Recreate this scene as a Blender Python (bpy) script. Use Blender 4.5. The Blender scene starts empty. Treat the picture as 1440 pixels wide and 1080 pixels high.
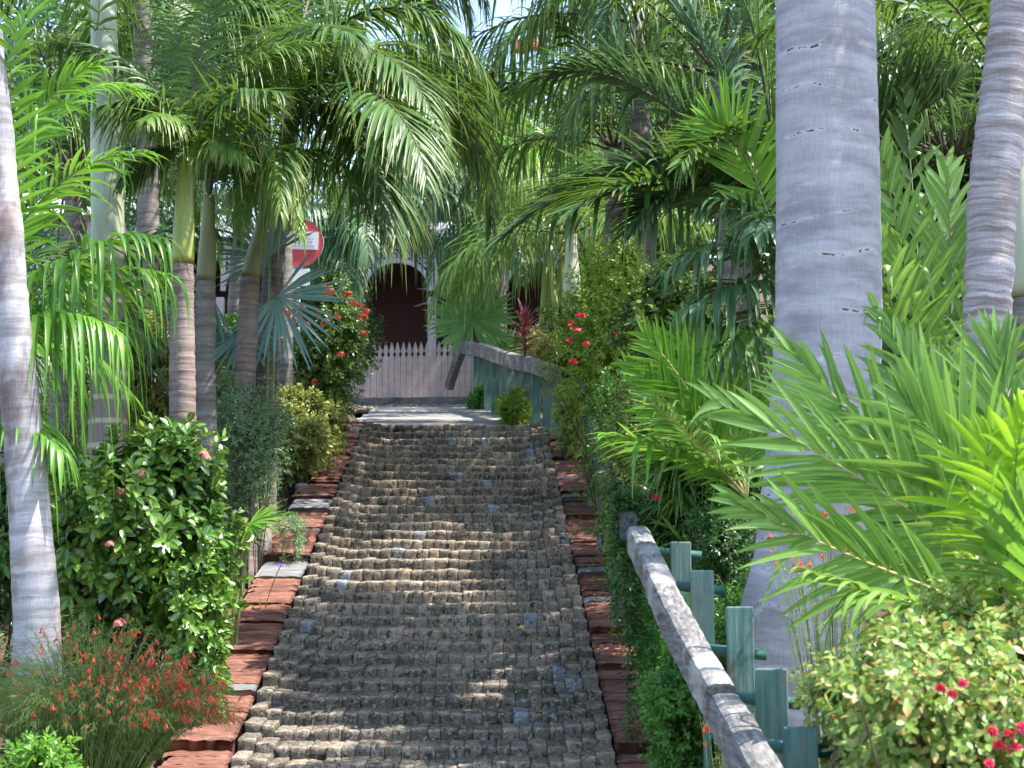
import bpy, math, numpy as np
from mathutils import Vector
RS = np.random.RandomState(11)
SC = bpy.context.scene
COL = SC.collection
PITCH = math.atan(320/2400.0); CP, SP = math.cos(PITCH), math.sin(PITCH)
EYE = 1.6
def W(px, py, y):
    """point seen at pixel (px,py) of the 1440x1080 photograph, y metres up the path"""
    a = (540-py)/2400.0
    z = y*(SP+a*CP)/(CP-a*SP)
    D = y*CP+z*SP
    return np.array([(px-720)/2400.0*D, y, EYE+z])
def U(lo, hi, n=None): return RS.uniform(lo, hi, n)
def nrm(v):
    v = np.asarray(v, float)
    return v/np.maximum(np.linalg.norm(v, axis=-1, keepdims=True), 1e-9)
def rdir(n): return nrm(RS.normal(size=(n, 3)))
# ------------------------------------------------------------ mesh building
class MB:
    def __init__(s): s.v=[]; s.f=[]; s.c=[]; s.m=[]; s.n=0
    def add(s, V, F, C=None, mat=0):
        V=np.asarray(V,float).reshape(-1,3); F=np.asarray(F,int).reshape(-1,4)
        if C is None: C=np.zeros((len(V),3))
        C=np.asarray(C,float)
        if C.ndim==1: C=np.tile(C,(len(V),1))
        s.v.append(V); s.f.append(F+s.n); s.c.append(C); s.m.append(np.full(len(F),mat)); s.n+=len(V)
    def build(s, name, mats, parent=None, smooth=True):
        me=bpy.data.meshes.new(name)
        V=np.concatenate(s.v); F=np.concatenate(s.f); C=np.concatenate(s.c); M=np.concatenate(s.m)
        if parent is not None: V=V-np.array(parent.location)
        me.vertices.add(len(V)); me.vertices.foreach_set('co', V.ravel().astype(np.float32))
        me.loops.add(F.size); me.loops.foreach_set('vertex_index', F.ravel().astype(np.int32))
        me.polygons.add(len(F)); me.polygons.foreach_set('loop_start', np.arange(0,F.size,4,dtype=np.int32))
        me.polygons.foreach_set('material_index', M.astype(np.int32))
        me.polygons.foreach_set('use_smooth', np.full(len(F),bool(smooth)))
        at=me.attributes.new('var','FLOAT_COLOR','POINT')
        at.data.foreach_set('color', np.hstack([C,np.ones((len(C),1))]).ravel().astype(np.float32))
        if not isinstance(mats,(list,tuple)): mats=[mats]
        for m in mats: me.materials.append(m)
        me.update(); me.validate()
        o=bpy.data.objects.new(name, me); COL.objects.link(o)
        if parent is not None: o.parent=parent
        return o
def tag(o, label=None, cat=None, group=None, kind=None):
    if label: o['label']=label
    if cat: o['category']=cat
    if group: o['group']=group
    if kind: o['kind']=kind
    return o
def thing(name, label, cat, loc, group=None):
    o=bpy.data.objects.new(name, None); o.empty_display_size=.2; COL.objects.link(o)
    o.location=Vector([float(a) for a in loc]); return tag(o,label,cat,group)
def struct(name, mb, mat, smooth=True): return tag(mb.build(name,mat,None,smooth),kind='structure')
def copy_part(o, parent, loc, rot=(0,0,0), s=1.0):
    c=o.copy(); COL.objects.link(c); c.parent=parent
    c.location=Vector([float(a) for a in (np.array(loc)-np.array(parent.location))]); c.rotation_euler=rot; c.scale=(s,s,s); return c
# -- primitives
def box(mb, x0,x1,y0,y1,z0,z1, C=None, mat=0, bev=0.0):
    xs,ys,zs=(x0,x1),(y0,y1),(z0,z1)
    if bev<=0:
        V=[(xs[i],ys[j],zs[k]) for i in (0,1) for j in (0,1) for k in (0,1)]
        F=[(0,1,3,2),(4,6,7,5),(0,4,5,1),(2,3,7,6),(0,2,6,4),(1,5,7,3)]
        mb.add(V,F,C,mat); return
    obox(mb,((x0+x1)/2,(y0+y1)/2,(z0+z1)/2),(1,0,0),(0,1,0),(x1-x0,y1-y0,z1-z0),C,mat,bev)
def obox(mb, c, ax, ay, size, C=None, mat=0, bev=0.0):
    c=np.array(c,float); ax=nrm(ax); az=nrm(np.cross(ax,ay)); ay=np.cross(az,ax)
    h=np.array(size)/2.0
    if bev<=0:
        V=[c+ax*h[0]*i+ay*h[1]*j+az*h[2]*k for i in (-1,1) for j in (-1,1) for k in (-1,1)]
        F=[(0,1,3,2),(4,6,7,5),(0,4,5,1),(2,3,7,6),(0,2,6,4),(1,5,7,3)]
        mb.add(V,F,C,mat); return
    # rounded box: 4x4 grid per face pushed onto inset corners
    b=bev; V=[];F=[]
    def q(p):
        p=np.clip(p,-h,h); inner=np.clip(p,-(h-b),h-b); d=p-inner
        cnt=(np.abs(d)>1e-9).sum(); 
        if cnt>1: d=d/np.linalg.norm(d)*b
        r=inner+d
        return c+ax*r[0]+ay*r[1]+az*r[2]
    for a in range(3):
        u,w=(a+1)%3,(a+2)%3
        for sg in (-1,1):
            gu=[-h[u],-h[u]+b,h[u]-b,h[u]]; gw=[-h[w],-h[w]+b,h[w]-b,h[w]]
            st=len(V)
            for iu in range(4):
                for iw in range(4):
                    p=np.zeros(3); p[a]=sg*h[a]; p[u]=gu[iu]; p[w]=gw[iw]; V.append(q(p))
            for iu in range(3):
                for iw in range(3):
                    k=st+iu*4+iw; f=(k,k+4,k+5,k+1); F.append(f if sg>0 else f[::-1])
    mb.add(V,F,C,mat)
def curve_frames(P, side=None):
    P=np.asarray(P,float); T=np.gradient(P,axis=0); T=nrm(T)
    if side is None:
        side=np.array([1.,0,0]) if abs(T[0,0])<.8 else np.array([0,1.,0])
    S=nrm(side-(T@side)[:,None]*T); B=np.cross(T,S); return T,S,B
def tube(mb, P, R, n=6, C=None, mat=0, cap=True, lump=0.0):
    P=np.asarray(P,float); m=len(P); R=np.broadcast_to(np.asarray(R,float),(m,))
    T,S,B=curve_frames(P); a=np.arange(n)*2*np.pi/n
    rr=R[:,None]*np.ones(n)
    if lump: rr=rr*(1+RS.normal(size=rr.shape)*lump)
    V=P[:,None]+S[:,None]*(np.cos(a)[None,:]*rr)[...,None]+B[:,None]*(np.sin(a)[None,:]*rr)[...,None]
    L=np.concatenate([[0],np.cumsum(np.linalg.norm(np.diff(P,axis=0),axis=1))])
    i=np.arange(m-1)[:,None]*n; j=np.arange(n)[None]; k=(j+1)%n
    F=np.stack([i+j,i+k,i+n+k,i+n+j],-1).reshape(-1,4)
    V=V.reshape(-1,3)
    if C is None:
        Cc=np.zeros((m,n,3)); Cc[...,1]=L[:,None]; Cc[...,2]=j/n; Cc=Cc.reshape(-1,3)
    else: Cc=np.tile(np.asarray(C,float),(m*n,1))
    if cap:
        V=np.vstack([V,P[-1],P[0]]); e=(m-1)*n; t=m*n
        F=np.vstack([F,[(e+q,e+(q+1)%n,t,t) for q in range(n)],[((q+1)%n,q,t+1,t+1) for q in range(n)]])
        Cc=np.vstack([Cc,Cc[-1],Cc[0]])
    # avoid degenerate quads: cap triangles are written as tiny quads
    if cap:
        base=len(V); ex=[];fx=[]
        F=F.copy()
        for r in range(m*0+len(F)-2*n,len(F)):
            a3=F[r]; p=V[a3[2]]+(V[a3[1]]-V[a3[2]])*.02; ex.append(p); F[r,2]=a3[2]; F[r,3]=a3[3]
            F[r]=(a3[0],a3[1],base+len(ex)-1,a3[2])
        V=np.vstack([V,ex]); Cc=np.vstack([Cc,np.tile(Cc[0],(len(ex),1))])
    mb.add(V,F,Cc,mat)
def bez(p0,p1,p2,n=14,p3=None):
    t=np.linspace(0,1,n)[:,None]; p0,p1,p2=map(np.asarray,(p0,p1,p2))
    if p3 is None: return (1-t)**2*p0+2*t*(1-t)*p1+t*t*p2
    p3=np.asarray(p3); return (1-t)**3*p0+3*t*(1-t)**2*p1+3*t*t*(1-t)*p2+t**3*p3
PROF={'lance':lambda t:(np.minimum(t*5+.25,1)*(1-t**2.6)),
      'oval':lambda t:np.sin(np.pi*np.clip(t*.94+.04,0,1))**.75,
      'blade':lambda t:np.minimum(t*8+.55,1)*np.sqrt(np.clip(1-t**3,0,1)),
      'wedge':lambda t:(.25+.75*t)*(1-np.clip((t-.93)/.07,0,1)*.5)}
def leaves(mb, P, D, N, L, Wd, droop=.2, nseg=4, fold=.25, prof='lance', r=None, mat=0, bend=None):
    P=np.asarray(P,float); n=len(P)
    D=nrm(D); N=np.broadcast_to(np.asarray(N,float),(n,3)); L=np.broadcast_to(np.asarray(L,float),(n,)); Wd=np.broadcast_to(np.asarray(Wd,float),(n,))
    dr=np.broadcast_to(np.asarray(droop,float),(n,))
    S=nrm(np.cross(D,N)); t=np.linspace(0,1,nseg+1)
    Z=np.array([0,0,-1.])
    hf=1-.35*np.clip(dr,0,1.2)
    c=P[:,None]+D[:,None]*(L[:,None]*(t-(1-hf[:,None])*t**2))[...,None]+Z*(L[:,None]*dr[:,None]*t**2)[...,None]
    T=np.gradient(c,axis=1); T=nrm(T); Nn=nrm(np.cross(S[:,None]+0*T,T))
    w=PROF[prof](t)[None,:]*Wd[:,None]*.5; w=np.maximum(w,Wd[:,None]*.012)
    if r is None: r=RS.uniform(0,1,n)
    g=np.broadcast_to(t,(n,nseg+1))
    if fold is None:
        V=np.stack([c-S[:,None]*w[...,None], c+S[:,None]*w[...,None]],2); k=2
    else:
        V=np.stack([c-S[:,None]*w[...,None]+Nn*(w*fold)[...,None], c, c+S[:,None]*w[...,None]+Nn*(w*fold)[...,None]],2); k=3
    C=np.zeros((n,nseg+1,k,3)); C[...,0]=r[:,None,None]; C[...,1]=g[...,None]
    C[...,2]=np.array([0,1.])[None,None,:] if k==2 else np.array([0,.5,1.])[None,None,:]
    i=(np.arange(n)*(nseg+1)*k)[:,None,None]+(np.arange(nseg)*k)[None,:,None]+np.arange(k-1)[None,None,:]
    F=np.stack([i,i+1,i+k+1,i+k],-1).reshape(-1,4)
    mb.add(V.reshape(-1,3),F,C.reshape(-1,3),mat)
# ------------------------------------------------------------ materials
def newmat(name):
    m=bpy.data.materials.new(name); m.use_nodes=True; nt=m.node_tree; nt.nodes.clear(); return m,nt
class G:
    def __init__(s,nt): s.nt=nt
    def n(s,t,**k):
        o=s.nt.nodes.new(t)
        for a,b in k.items(): setattr(o,a,b)
        return o
    def l(s,a,b): s.nt.links.new(a,b)
    def setv(s,sock,v):
        if hasattr(v,'is_output') or isinstance(v,bpy.types.NodeSocket): s.l(v,sock)
        else:
            if sock.type=='RGBA' and len(v)==3: v=(*v,1)
            sock.default_value=v
    def attr(s):
        a=s.n('ShaderNodeAttribute',attribute_name='var'); q=s.n('ShaderNodeSeparateColor'); s.l(a.outputs['Color'],q.inputs[0]); return q.outputs[0],q.outputs[1],q.outputs[2]
    def mix(s,f,a,b,bt='MIX'):
        m=s.n('ShaderNodeMix',data_type='RGBA',blend_type=bt); s.setv(m.inputs[0],f); s.setv(m.inputs[6],a); s.setv(m.inputs[7],b); return m.outputs[2]
    def math(s,op,a,b=0.0,c=None,clamp=False):
        m=s.n('ShaderNodeMath',operation=op,use_clamp=clamp); s.setv(m.inputs[0],a); s.setv(m.inputs[1],b)
        if c is not None: s.setv(m.inputs[2],c)
        return m.outputs[0]
    def ramp(s,f,stops):
        r=s.n('ShaderNodeValToRGB'); e=r.color_ramp.elements
        while len(e)<len(stops): e.new(.5)
        for q,(p,c) in zip(e,stops):
            q.position=p; q.color=(c,c,c,1) if isinstance(c,(int,float)) else (*c,1)
        s.l(f,r.inputs[0]); return r.outputs[0]
    def noise(s,scale,detail=4,rough=.55,vec=None,dist=0):
        t=s.n('ShaderNodeTexNoise'); t.inputs['Scale'].default_value=scale; t.inputs['Detail'].default_value=detail; t.inputs['Roughness'].default_value=rough; t.inputs['Distortion'].default_value=dist
        if vec is None: vec=s.obj()
        s.l(vec,t.inputs['Vector']); return t.outputs[0]
    def obj(s): return s.n('ShaderNodeTexCoord').outputs['Object']
    def scaled(s,v,sc,vec=None):
        m=s.n('ShaderNodeMapping'); m.inputs['Scale'].default_value=sc; s.l(vec if vec is not None else s.obj(),m.inputs[0]); return m.outputs[0]
    def bump(s,h,st=.3,d=.02):
        b=s.n('ShaderNodeBump'); b.inputs['Strength'].default_value=st; b.inputs['Distance'].default_value=d; s.l(h,b.inputs['Height']); return b.outputs[0]
    def bsdf(s,col,rough=.7,spec=.3,normal=None):
        b=s.n('ShaderNodeBsdfPrincipled'); s.setv(b.inputs['Base Color'],col); s.setv(b.inputs['Roughness'],rough); b.inputs['Specular IOR Level'].default_value=spec
        if normal is not None: s.l(normal,b.inputs['Normal'])
        return b.outputs[0]
    def out(s,sh): o=s.n('ShaderNodeOutputMaterial'); s.l(sh,o.inputs[0])
def leaf_mat(name, stops, tip=None, tipat=.7, rough=.38, trans=.3, spec=.5, base=None, mid=0.0, blotch=None):
    m,nt=newmat(name); g=G(nt); r,t,s=g.attr()
    k=len(stops)
    c=g.ramp(r,[(i/(k-1),x) for i,x in enumerate(stops)])
    nz=g.noise(2.3,2)
    c=g.mix(g.ramp(nz,[(.3,0.0),(.75,.4)]),c,tuple(min(1,x*1.5) for x in stops[-1]))
    if tip: c=g.mix(g.math('MULTIPLY',g.ramp(t,[(tipat,0.0),(1,1.0)]),g.ramp(g.math('FRACT',g.math('MULTIPLY',r,7.0)),[(.3,0.0),(.9,1.0)])),c,tip)
    if base: c=g.mix(g.ramp(t,[(0,1.0),(.25,0.0)]),c,base)
    if blotch: c=g.mix(g.ramp(g.noise(90,2),[(.5,0.0),(.62,.9)]),c,blotch)
    if mid: # lighter midrib
        d=g.math('ABSOLUTE',g.math('SUBTRACT',s,.5)); c=g.mix(g.ramp(d,[(0,mid),(.12,0.0)]),c,tuple(min(1,x*2.2) for x in stops[-1]))
    b=g.bsdf(c,rough,spec)
    tr=g.n('ShaderNodeBsdfTranslucent'); tc=g.mix(.5,c,(.32,.46,.05),'MIX'); g.l(g.mix(.35,c,tc),tr.inputs[0])
    mx=g.n('ShaderNodeMixShader'); mx.inputs[0].default_value=trans; g.l(b,mx.inputs[1]); g.l(tr.outputs[0],mx.inputs[2]); g.out(mx.outputs[0]); return m
def simple_mat(name, cols, scale=8, rough=.7, spec=.3, bump=.2, stretch=(1,1,1), bd=.01):
    m,nt=newmat(name); g=G(nt); v=g.scaled(None,stretch); n=g.noise(scale,6,.6,v)
    k=len(cols); c=g.ramp(n,[(.28+.44*i/(k-1),x) for i,x in enumerate(cols)])
    g.out(g.bsdf(c,rough,spec,g.bump(n,bump,bd) if bump else None)); return m
def trunk_mat(name, base, dark, ringf=20., amp=1., bumpd=.01, stain=None, dots=False, pale=None, side=None):
    """rings follow the length stored along the trunk"""
    m,nt=newmat(name); g=G(nt); r,t,a=g.attr()
    o=g.obj()
    nlow=g.noise(3.,3,.5,g.scaled(None,(1,1,.35)))
    comb=g.n('ShaderNodeCombineXYZ'); wob=g.math('MULTIPLY',g.noise(7,2),.05)
    L=g.math('ADD',t,wob); g.l(g.math('MULTIPLY',L,ringf),comb.inputs[2])
    sep=g.n('ShaderNodeSeparateXYZ'); g.l(o,sep.inputs[0]); g.l(g.math('MULTIPLY',sep.outputs[0],2.5),comb.inputs[0]); g.l(g.math('MULTIPLY',sep.outputs[1],2.5),comb.inputs[1])
    ring=g.noise(1.0,3,.65,comb.outputs[0])
    c=g.mix(g.ramp(ring,[(.36,0.0),(.36+.3/amp,1.0)]),dark,base)
    if pale: c=g.mix(g.ramp(nlow,[(.48,0.0),(.72,.8)]),c,pale)
    if stain: c=g.mix(g.ramp(g.noise(1.7,5,.65,g.scaled(None,(1.6,1.6,.6))),[(.5,0.0),(.62,.75)]),c,stain)
    fine=g.noise(60,5,.7,g.scaled(None,(1.6,1.6,.22)))
    c=g.mix(.45,c,g.ramp(fine,[(.25,.35),(.75,1.0)]),'MULTIPLY')
    h=g.math('ADD',ring,g.math('MULTIPLY',fine,.25))
    if dots:
        band=g.math('ABSOLUTE',g.math('SUBTRACT',g.math('FRACT',g.math('MULTIPLY',g.math('ADD',t,g.math('MULTIPLY',g.noise(1.6,2),.45)),4.2)),.5))
        dn=g.noise(38,2,.6,g.scaled(None,(1,1,1.7)))
        big=g.ramp(g.noise(4.3,1),[(.47,0.0),(.56,1.0)])
        halo=g.math('MULTIPLY',g.ramp(band,[(.0,1.0),(.09,0.0)]),big)
        c=g.mix(g.math('MULTIPLY',halo,.55),c,(.62,.59,.58))
        dm=g.math('MULTIPLY',g.math('MULTIPLY',g.ramp(band,[(.012,1.0),(.03,0.0)]),g.ramp(dn,[(.53,0.0),(.57,1.0)])),big)
        c=g.mix(dm,c,(.07,.045,.035)); h=g.math('SUBTRACT',h,dm)
    g.out(g.bsdf(c,.75,.25,g.bump(h,.55,bumpd))); return m
# ------------------------------------------------------------ terrain heights
Y0, YC, SL, SL2, YF = 8.3, 21.8, 0.2905, 0.163, 31.7
def Rz(y):
    y=np.asarray(y,float)
    return np.clip(y-Y0,0,YC-Y0)*SL+np.clip(y-YC,0,YF-YC)*SL2
def PC(y): return -.35-.0175*np.asarray(y,float)
HW=1.15
def sm(x): x=np.clip(x,0,1); return x*x*(3-2*x)
def Gz(x,y):
    x=np.asarray(x,float); y=np.asarray(y,float)
    r=Rz(y); u=np.abs(x-PC(y))
    bed=np.maximum(r+.10,.80+.0*y); bed=bed+.10*np.sin(x*1.3+y*.7)*sm((u-2)/2)+sm((u-3)/8)*.5
    far=sm((y-YF+1.0)/1.0)
    bed=bed*(1-far)+r*far
    k=sm((u-1.52)/.35)
    z=(r-.16)*(1-k)+bed*k
    hill=np.clip(y-46,0,400)*.22+sm((y-44)/20)*1.5
    return z+hill
# ------------------------------------------------------------ materials of the setting
m_soil=simple_mat('soil',[(.035,.024,.016),(.09,.062,.042),(.14,.11,.08)],14,.95,.1,.6,bd=.03)
def brick_mat():
    m,nt=newmat('cobble'); g=G(nt); r,t,s=g.attr()
    c=g.ramp(r,[(0,(.19,.155,.115)),(.35,(.275,.222,.165)),(.6,(.345,.278,.208)),(.84,(.40,.295,.21)),(.94,(.42,.36,.29)),(.97,(.42,.36,.29)),(1,(.34,.37,.41))])
    big=g.noise(.55,4,.6,g.scaled(None,(1,1.0,1)))
    mid=g.noise(5,5,.65)
    dirt=g.ramp(g.math('ADD',g.math('MULTIPLY',big,.75),g.math('MULTIPLY',mid,.35)),[(.49,0.0),(.68,.75)])
    c=g.mix(dirt,c,(.075,.066,.056))
    fine=g.noise(70,5,.7)
    c=g.mix(.8,c,g.ramp(fine,[(.30,.30),(.5,.9),(.68,1.35)]),'MULTIPLY')
    lich=g.ramp(g.noise(34,5,.7),[(.55,0.0),(.63,.8)])
    c=g.mix(lich,c,(.46,.42,.35))
    c=g.mix(g.math('MULTIPLY',g.ramp(t,[(.70,0.0),(1,.42)]),g.ramp(fine,[(.35,.25),(.6,1.0)])),c,(.56,.48,.37))  # painted highlight: brick noses coloured paler, as if catching the sun
    blk=g.ramp(g.noise(22,5,.75),[(.53,0.0),(.60,.85)]); c=g.mix(blk,c,(.030,.028,.026))
    moss=g.ramp(g.noise(1.6,3,.6),[(.62,0.0),(.75,.5)]); c=g.mix(moss,c,(.09,.11,.04))
    b=g.math('ADD',g.math('MULTIPLY',mid,.6),fine)
    g.out(g.bsdf(c,.9,.2,g.bump(b,.9,.012))); return m
m_cob=brick_mat()
m_mortar=simple_mat('mortar',[(.02,.018,.015),(.06,.05,.042)],30,.95,.1,.5)
def kerb_mat():
    m,nt=newmat('kerb_block'); g=G(nt); r,t,s=g.attr()
    red=g.ramp(g.noise(5,5,.65,g.scaled(None,(.6,3.5,3.5))),[(.3,(.11,.052,.038)),(.52,(.25,.108,.074)),(.75,(.38,.19,.13))])
    gry=g.ramp(g.noise(6,5,.65,g.scaled(None,(.7,5,5))),[(.3,(.13,.125,.125)),(.55,(.25,.25,.255)),(.78,(.38,.375,.37))])
    c=g.mix(g.math('GREATER_THAN',r,.5),red,gry)
    c=g.mix(g.ramp(g.noise(2.6,5,.7,g.scaled(None,(.7,2,2))),[(.52,0.0),(.66,.8)]),c,(.055,.042,.038))
    c=g.mix(g.ramp(g.noise(9,5,.75,g.scaled(None,(.5,3,3))),[(.62,0.0),(.70,.7)]),c,(.46,.43,.40))
    f=g.noise(60,4,.7,g.scaled(None,(.35,1.6,1.6)))
    c=g.mix(.6,c,g.ramp(f,[(.25,.45),(.7,1.15)]),'MULTIPLY')
    g.out(g.bsdf(c,.88,.2,g.bump(f,.9,.012))); return m
m_kerb=kerb_mat()
def wood_mat(name,cols,scale=9,tint=None,grain=(12,.8,12),chips=False):
    m,nt=newmat(name); g=G(nt)
    n=g.noise(scale*.35,6,.65,g.scaled(None,grain)); k=len(cols)
    c=g.ramp(n,[(.3+.4*i/(k-1),x) for i,x in enumerate(cols)])
    if tint: c=g.mix(g.ramp(g.noise(2.2,5,.7),[(.5,0.0),(.62,.75)]),c,tint)
    if chips: c=g.mix(g.ramp(g.noise(11,5,.7,g.scaled(None,(1,1,.45))),[(.57,0.0),(.62,.85)]),c,(.21,.20,.17)); c=g.mix(g.ramp(g.noise(3.5,5,.7,g.scaled(None,(2,2,.5))),[(.5,0.0),(.7,.5)]),c,(.035,.06,.05))
    g.out(g.bsdf(c,.8,.25,g.bump(n,.7,.01))); return m
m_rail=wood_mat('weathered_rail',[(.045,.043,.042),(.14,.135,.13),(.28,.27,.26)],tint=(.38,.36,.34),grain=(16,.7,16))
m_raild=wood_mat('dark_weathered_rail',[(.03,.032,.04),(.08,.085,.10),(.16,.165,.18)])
m_green=wood_mat('green_paint',[(.055,.125,.112),(.10,.195,.175),(.155,.255,.23)],tint=(.20,.24,.20),grain=(14,14,.9),chips=True)
m_pipe=simple_mat('green_pipe',[(.012,.07,.055),(.03,.12,.09)],12,.45,.5,.1)
m_board=wood_mat('grey_board',[(.12,.112,.108),(.27,.255,.24),(.38,.365,.345)],grain=(.7,9,9))
m_pink=simple_mat('pink_paving',[(.42,.27,.27),(.52,.35,.34)],9,.85,.2,.15)
m_asph=simple_mat('asphalt',[(.045,.045,.047),(.07,.068,.066)],60,.9,.2,.3)
m_stone=simple_mat('garden_stone',[(.10,.09,.085),(.25,.22,.2),(.38,.35,.32)],7,.9,.2,.8,bd=.03)
# ------------------------------------------------------------ ground sheet
def ground():
    xs=np.unique(np.concatenate([np.linspace(-300,-14,14),np.linspace(-14,-4,24),np.linspace(-4,3.4,75),np.linspace(3.4,14,26),np.linspace(14,300,14)]))
    ys=np.unique(np.concatenate([np.linspace(-60,4,12),np.linspace(4,34,140),np.linspace(34,60,26),np.linspace(60,420,14)]))
    X,Y=np.meshgrid(xs,ys,indexing='ij'); Z=Gz(X,Y)
    Z=Z+.03*np.sin(X*3.1)*np.cos(Y*2.7)*(np.abs(X-PC(Y))>1.9)
    n=len(ys); V=np.stack([X,Y,Z],-1).reshape(-1,3)
    i=np.arange(len(xs)-1)[:,None]*n+np.arange(n-1)[None]
    F=np.stack([i,i+n,i+n+1,i+1],-1).reshape(-1,4)
    mb=MB(); mb.add(V,F); struct('ground',mb,m_soil)
ground()
# ------------------------------------------------------------ brick steps
_y=[Y0]
while _y[-1]<YC-.1: _y.append(_y[-1]+.255+.175*(_y[-1]-Y0)/(YC-Y0))
YS=np.array(_y); YS=Y0+(YS-Y0)*(YC-Y0)/(YS[-1]-Y0); NR=len(YS)-1
def lown(x,y):  # slow waviness of the courses
    return .007*np.sin(x*2.1+y*1.9)+.004*np.sin(x*4.7-y*1.3+1)+.003*np.sin(x*9.1+y*5.1)
def steps():
    mb=MB(); mo=MB(); nb=23
    for i in range(NR):
        yf=YS[i]; TD=YS[i+1]-YS[i]; RI=TD*SL; z0=(yf-Y0)*SL
        cut=np.cumsum(U(.8,1.22,nb)); cut=np.concatenate([[0],cut]); cut=cut/cut[-1]*2*HW-HW
        cx=PC(yf)
        ph=U(0,6)
        for j in range(nb):
            a,b=cx+cut[j]+.0015,cx+cut[j+1]-.0015; xm=(a+b)/2; e=abs(xm-cx)/HW
            dz=lown(xm,yf)+.0045*RS.randn()+.07*(max(0,e-.70)/.30)**1.3; dy=.006*RS.randn()+.007*math.sin(xm*2+ph)
            # profile in (y,z): front foot, front, rounded nose, tread back
            H=RI+.004
            pr=[(0.0,-.06),(.0,.25*H),(-.003,.6*H),(-.002,.90*H),(.005,.98*H),(.018,1.0*H),(.10,1.01*H),(.24,.99*H+.014),(TD+.02,.96*H+.018)]
            g=[0,.3,.62,.86,.96,.9,.45,.3,.2]  # where the painted nose highlight sits along the profile
            us=[0,.1,.36,.64,.9,1]; V=[];Cc=[]
            rv=RS.rand()**1.15*.93 if RS.rand()>.03 else 1.0
            slant=U(-.012,.012)
            wob=RS.normal(size=(len(pr),len(us)))*.0028
            for k,(py_,pz) in enumerate(pr):
                for q,u in enumerate(us):
                    ed=(q in(0,5)); ins=.005 if ed else 0.0
                    V.append((a+(b-a)*u,yf+dy+py_+ins+wob[k,q],z0+dz+pz-(.005 if ed and k>=3 else 0)+slant*(u-.5)+wob[k,q]*.8)); Cc.append((rv,g[k],u))
            nq=len(us); F=[(k*nq+q,k*nq+q+1,(k+1)*nq+q+1,(k+1)*nq+q) for k in range(len(pr)-1) for q in range(nq-1)]
            mb.add(V,F,Cc)
            # the flanks of the brick, down into the joint
            for s_,q in ((0,0),(1,nq-1)):
                L=[V[k*nq+q] for k in range(2,len(pr))]
                B=[(p[0],p[1],p[2]-.035) for p in L]; o=len(L)
                mb.add(L+B,[(k,k+1,o+k+1,o+k) for k in range(o-1)],(rv,.1,0))
        x0,x1=cx-HW-.01,cx+HW+.01
        mo.add([(x0,yf+.022,z0-.10),(x1,yf+.022,z0-.10),(x0,yf+.022,z0+RI-.045),(x1,yf+.022,z0+RI-.045),(x0,yf+TD+.06,z0+RI-.045),(x1,yf+TD+.06,z0+RI-.045)],[(0,1,3,2),(2,3,5,4)])
    o=struct('steps',mb,m_cob); struct('step_bedding',mo,m_mortar,False)
steps()
# flat forecourt at the foot of the steps
mb=MB(); 
mb.add([(-6,-8,.004-.0),(5,-8,.004),(-6,Y0,.004),(5,Y0,.004)],[(0,1,3,2)]); 
struct('forecourt',mb,simple_mat('forecourt_paving',[(.12,.11,.1),(.25,.23,.2)],20,.9,.2,.4))
# ------------------------------------------------------------ kerbs: courses of worn slabs
def kerb(side, y0, y1, name):
    mb=MB(); y=y0
    pat=[]
    while y<y1:
        red=RS.rand()<.6
        if pat and not pat[-1] : red=True
        L=U(.45,1.0) if red else (U(.12,.2) if RS.rand()<.6 else U(.4,.75))
        pat.append(red); n=max(1,int(round(L/.075))) if red else 1
        sl=SL*U(.72,.98); hz=float(Rz(y))+U(.085,.13)+(.02 if red else .0)
        for k in range(n):
            ya=y+L*k/n; yb=y+L*(k+1)/n; ym=(ya+yb)/2; w=.40+.02*RS.randn()
            xi=float(PC(ym))+side*(HW+.012); xo=xi+side*w
            zt=hz+(ym-y)*sl+(.005*RS.randn() if red else 0)
            ax=(1,0,.02*RS.randn()); ay=(0,1,sl+.03*RS.randn()*(n>1))
            # slab with an uneven top: 9 x 3 grid
            gx=np.linspace(0,1,12); gy=np.array([0,.12,.5,.88,1.]); V=[];nj=RS.normal(size=(12,5))*(.0032 if red else .0025)
            for iu,u in enumerate(gx):
                for iv,v in enumerate(gy):
                    drop=(.010 if v in(0,1.) else 0)*(1 if red else .6)+(.012 if u in(0,1.) else 0)
                    V.append((xi+(xo-xi)*u, ya+(yb-ya)*v, zt+(v-.5)*(yb-ya)*ay[2]-drop+nj[iu,iv]))
            F=[(iu*5+iv,(iu+1)*5+iv,(iu+1)*5+iv+1,iu*5+iv+1) for iu in range(11) for iv in range(4)]
            rim=[iu*5 for iu in range(12)]+[55+iv for iv in range(1,5)]+[iu*5+4 for iu in range(10,-1,-1)]+[iv for iv in range(3,0,-1)]
            st=len(V); V+= [(V[r][0],V[r][1],V[r][2]-.20) for r in rim]; m=len(rim)
            F+=[(rim[q],rim[(q+1)%m],st+(q+1)%m,st+q) for q in range(m)]
            mb.add(V,F,((RS.rand()*.4 if red else .8),0,0))
        y+=L
    return struct(name,mb,m_kerb)
kerb(-1,Y0,YC+.1,'kerb_left'); kerb(1,Y0,YC+.5,'kerb_right')
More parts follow.
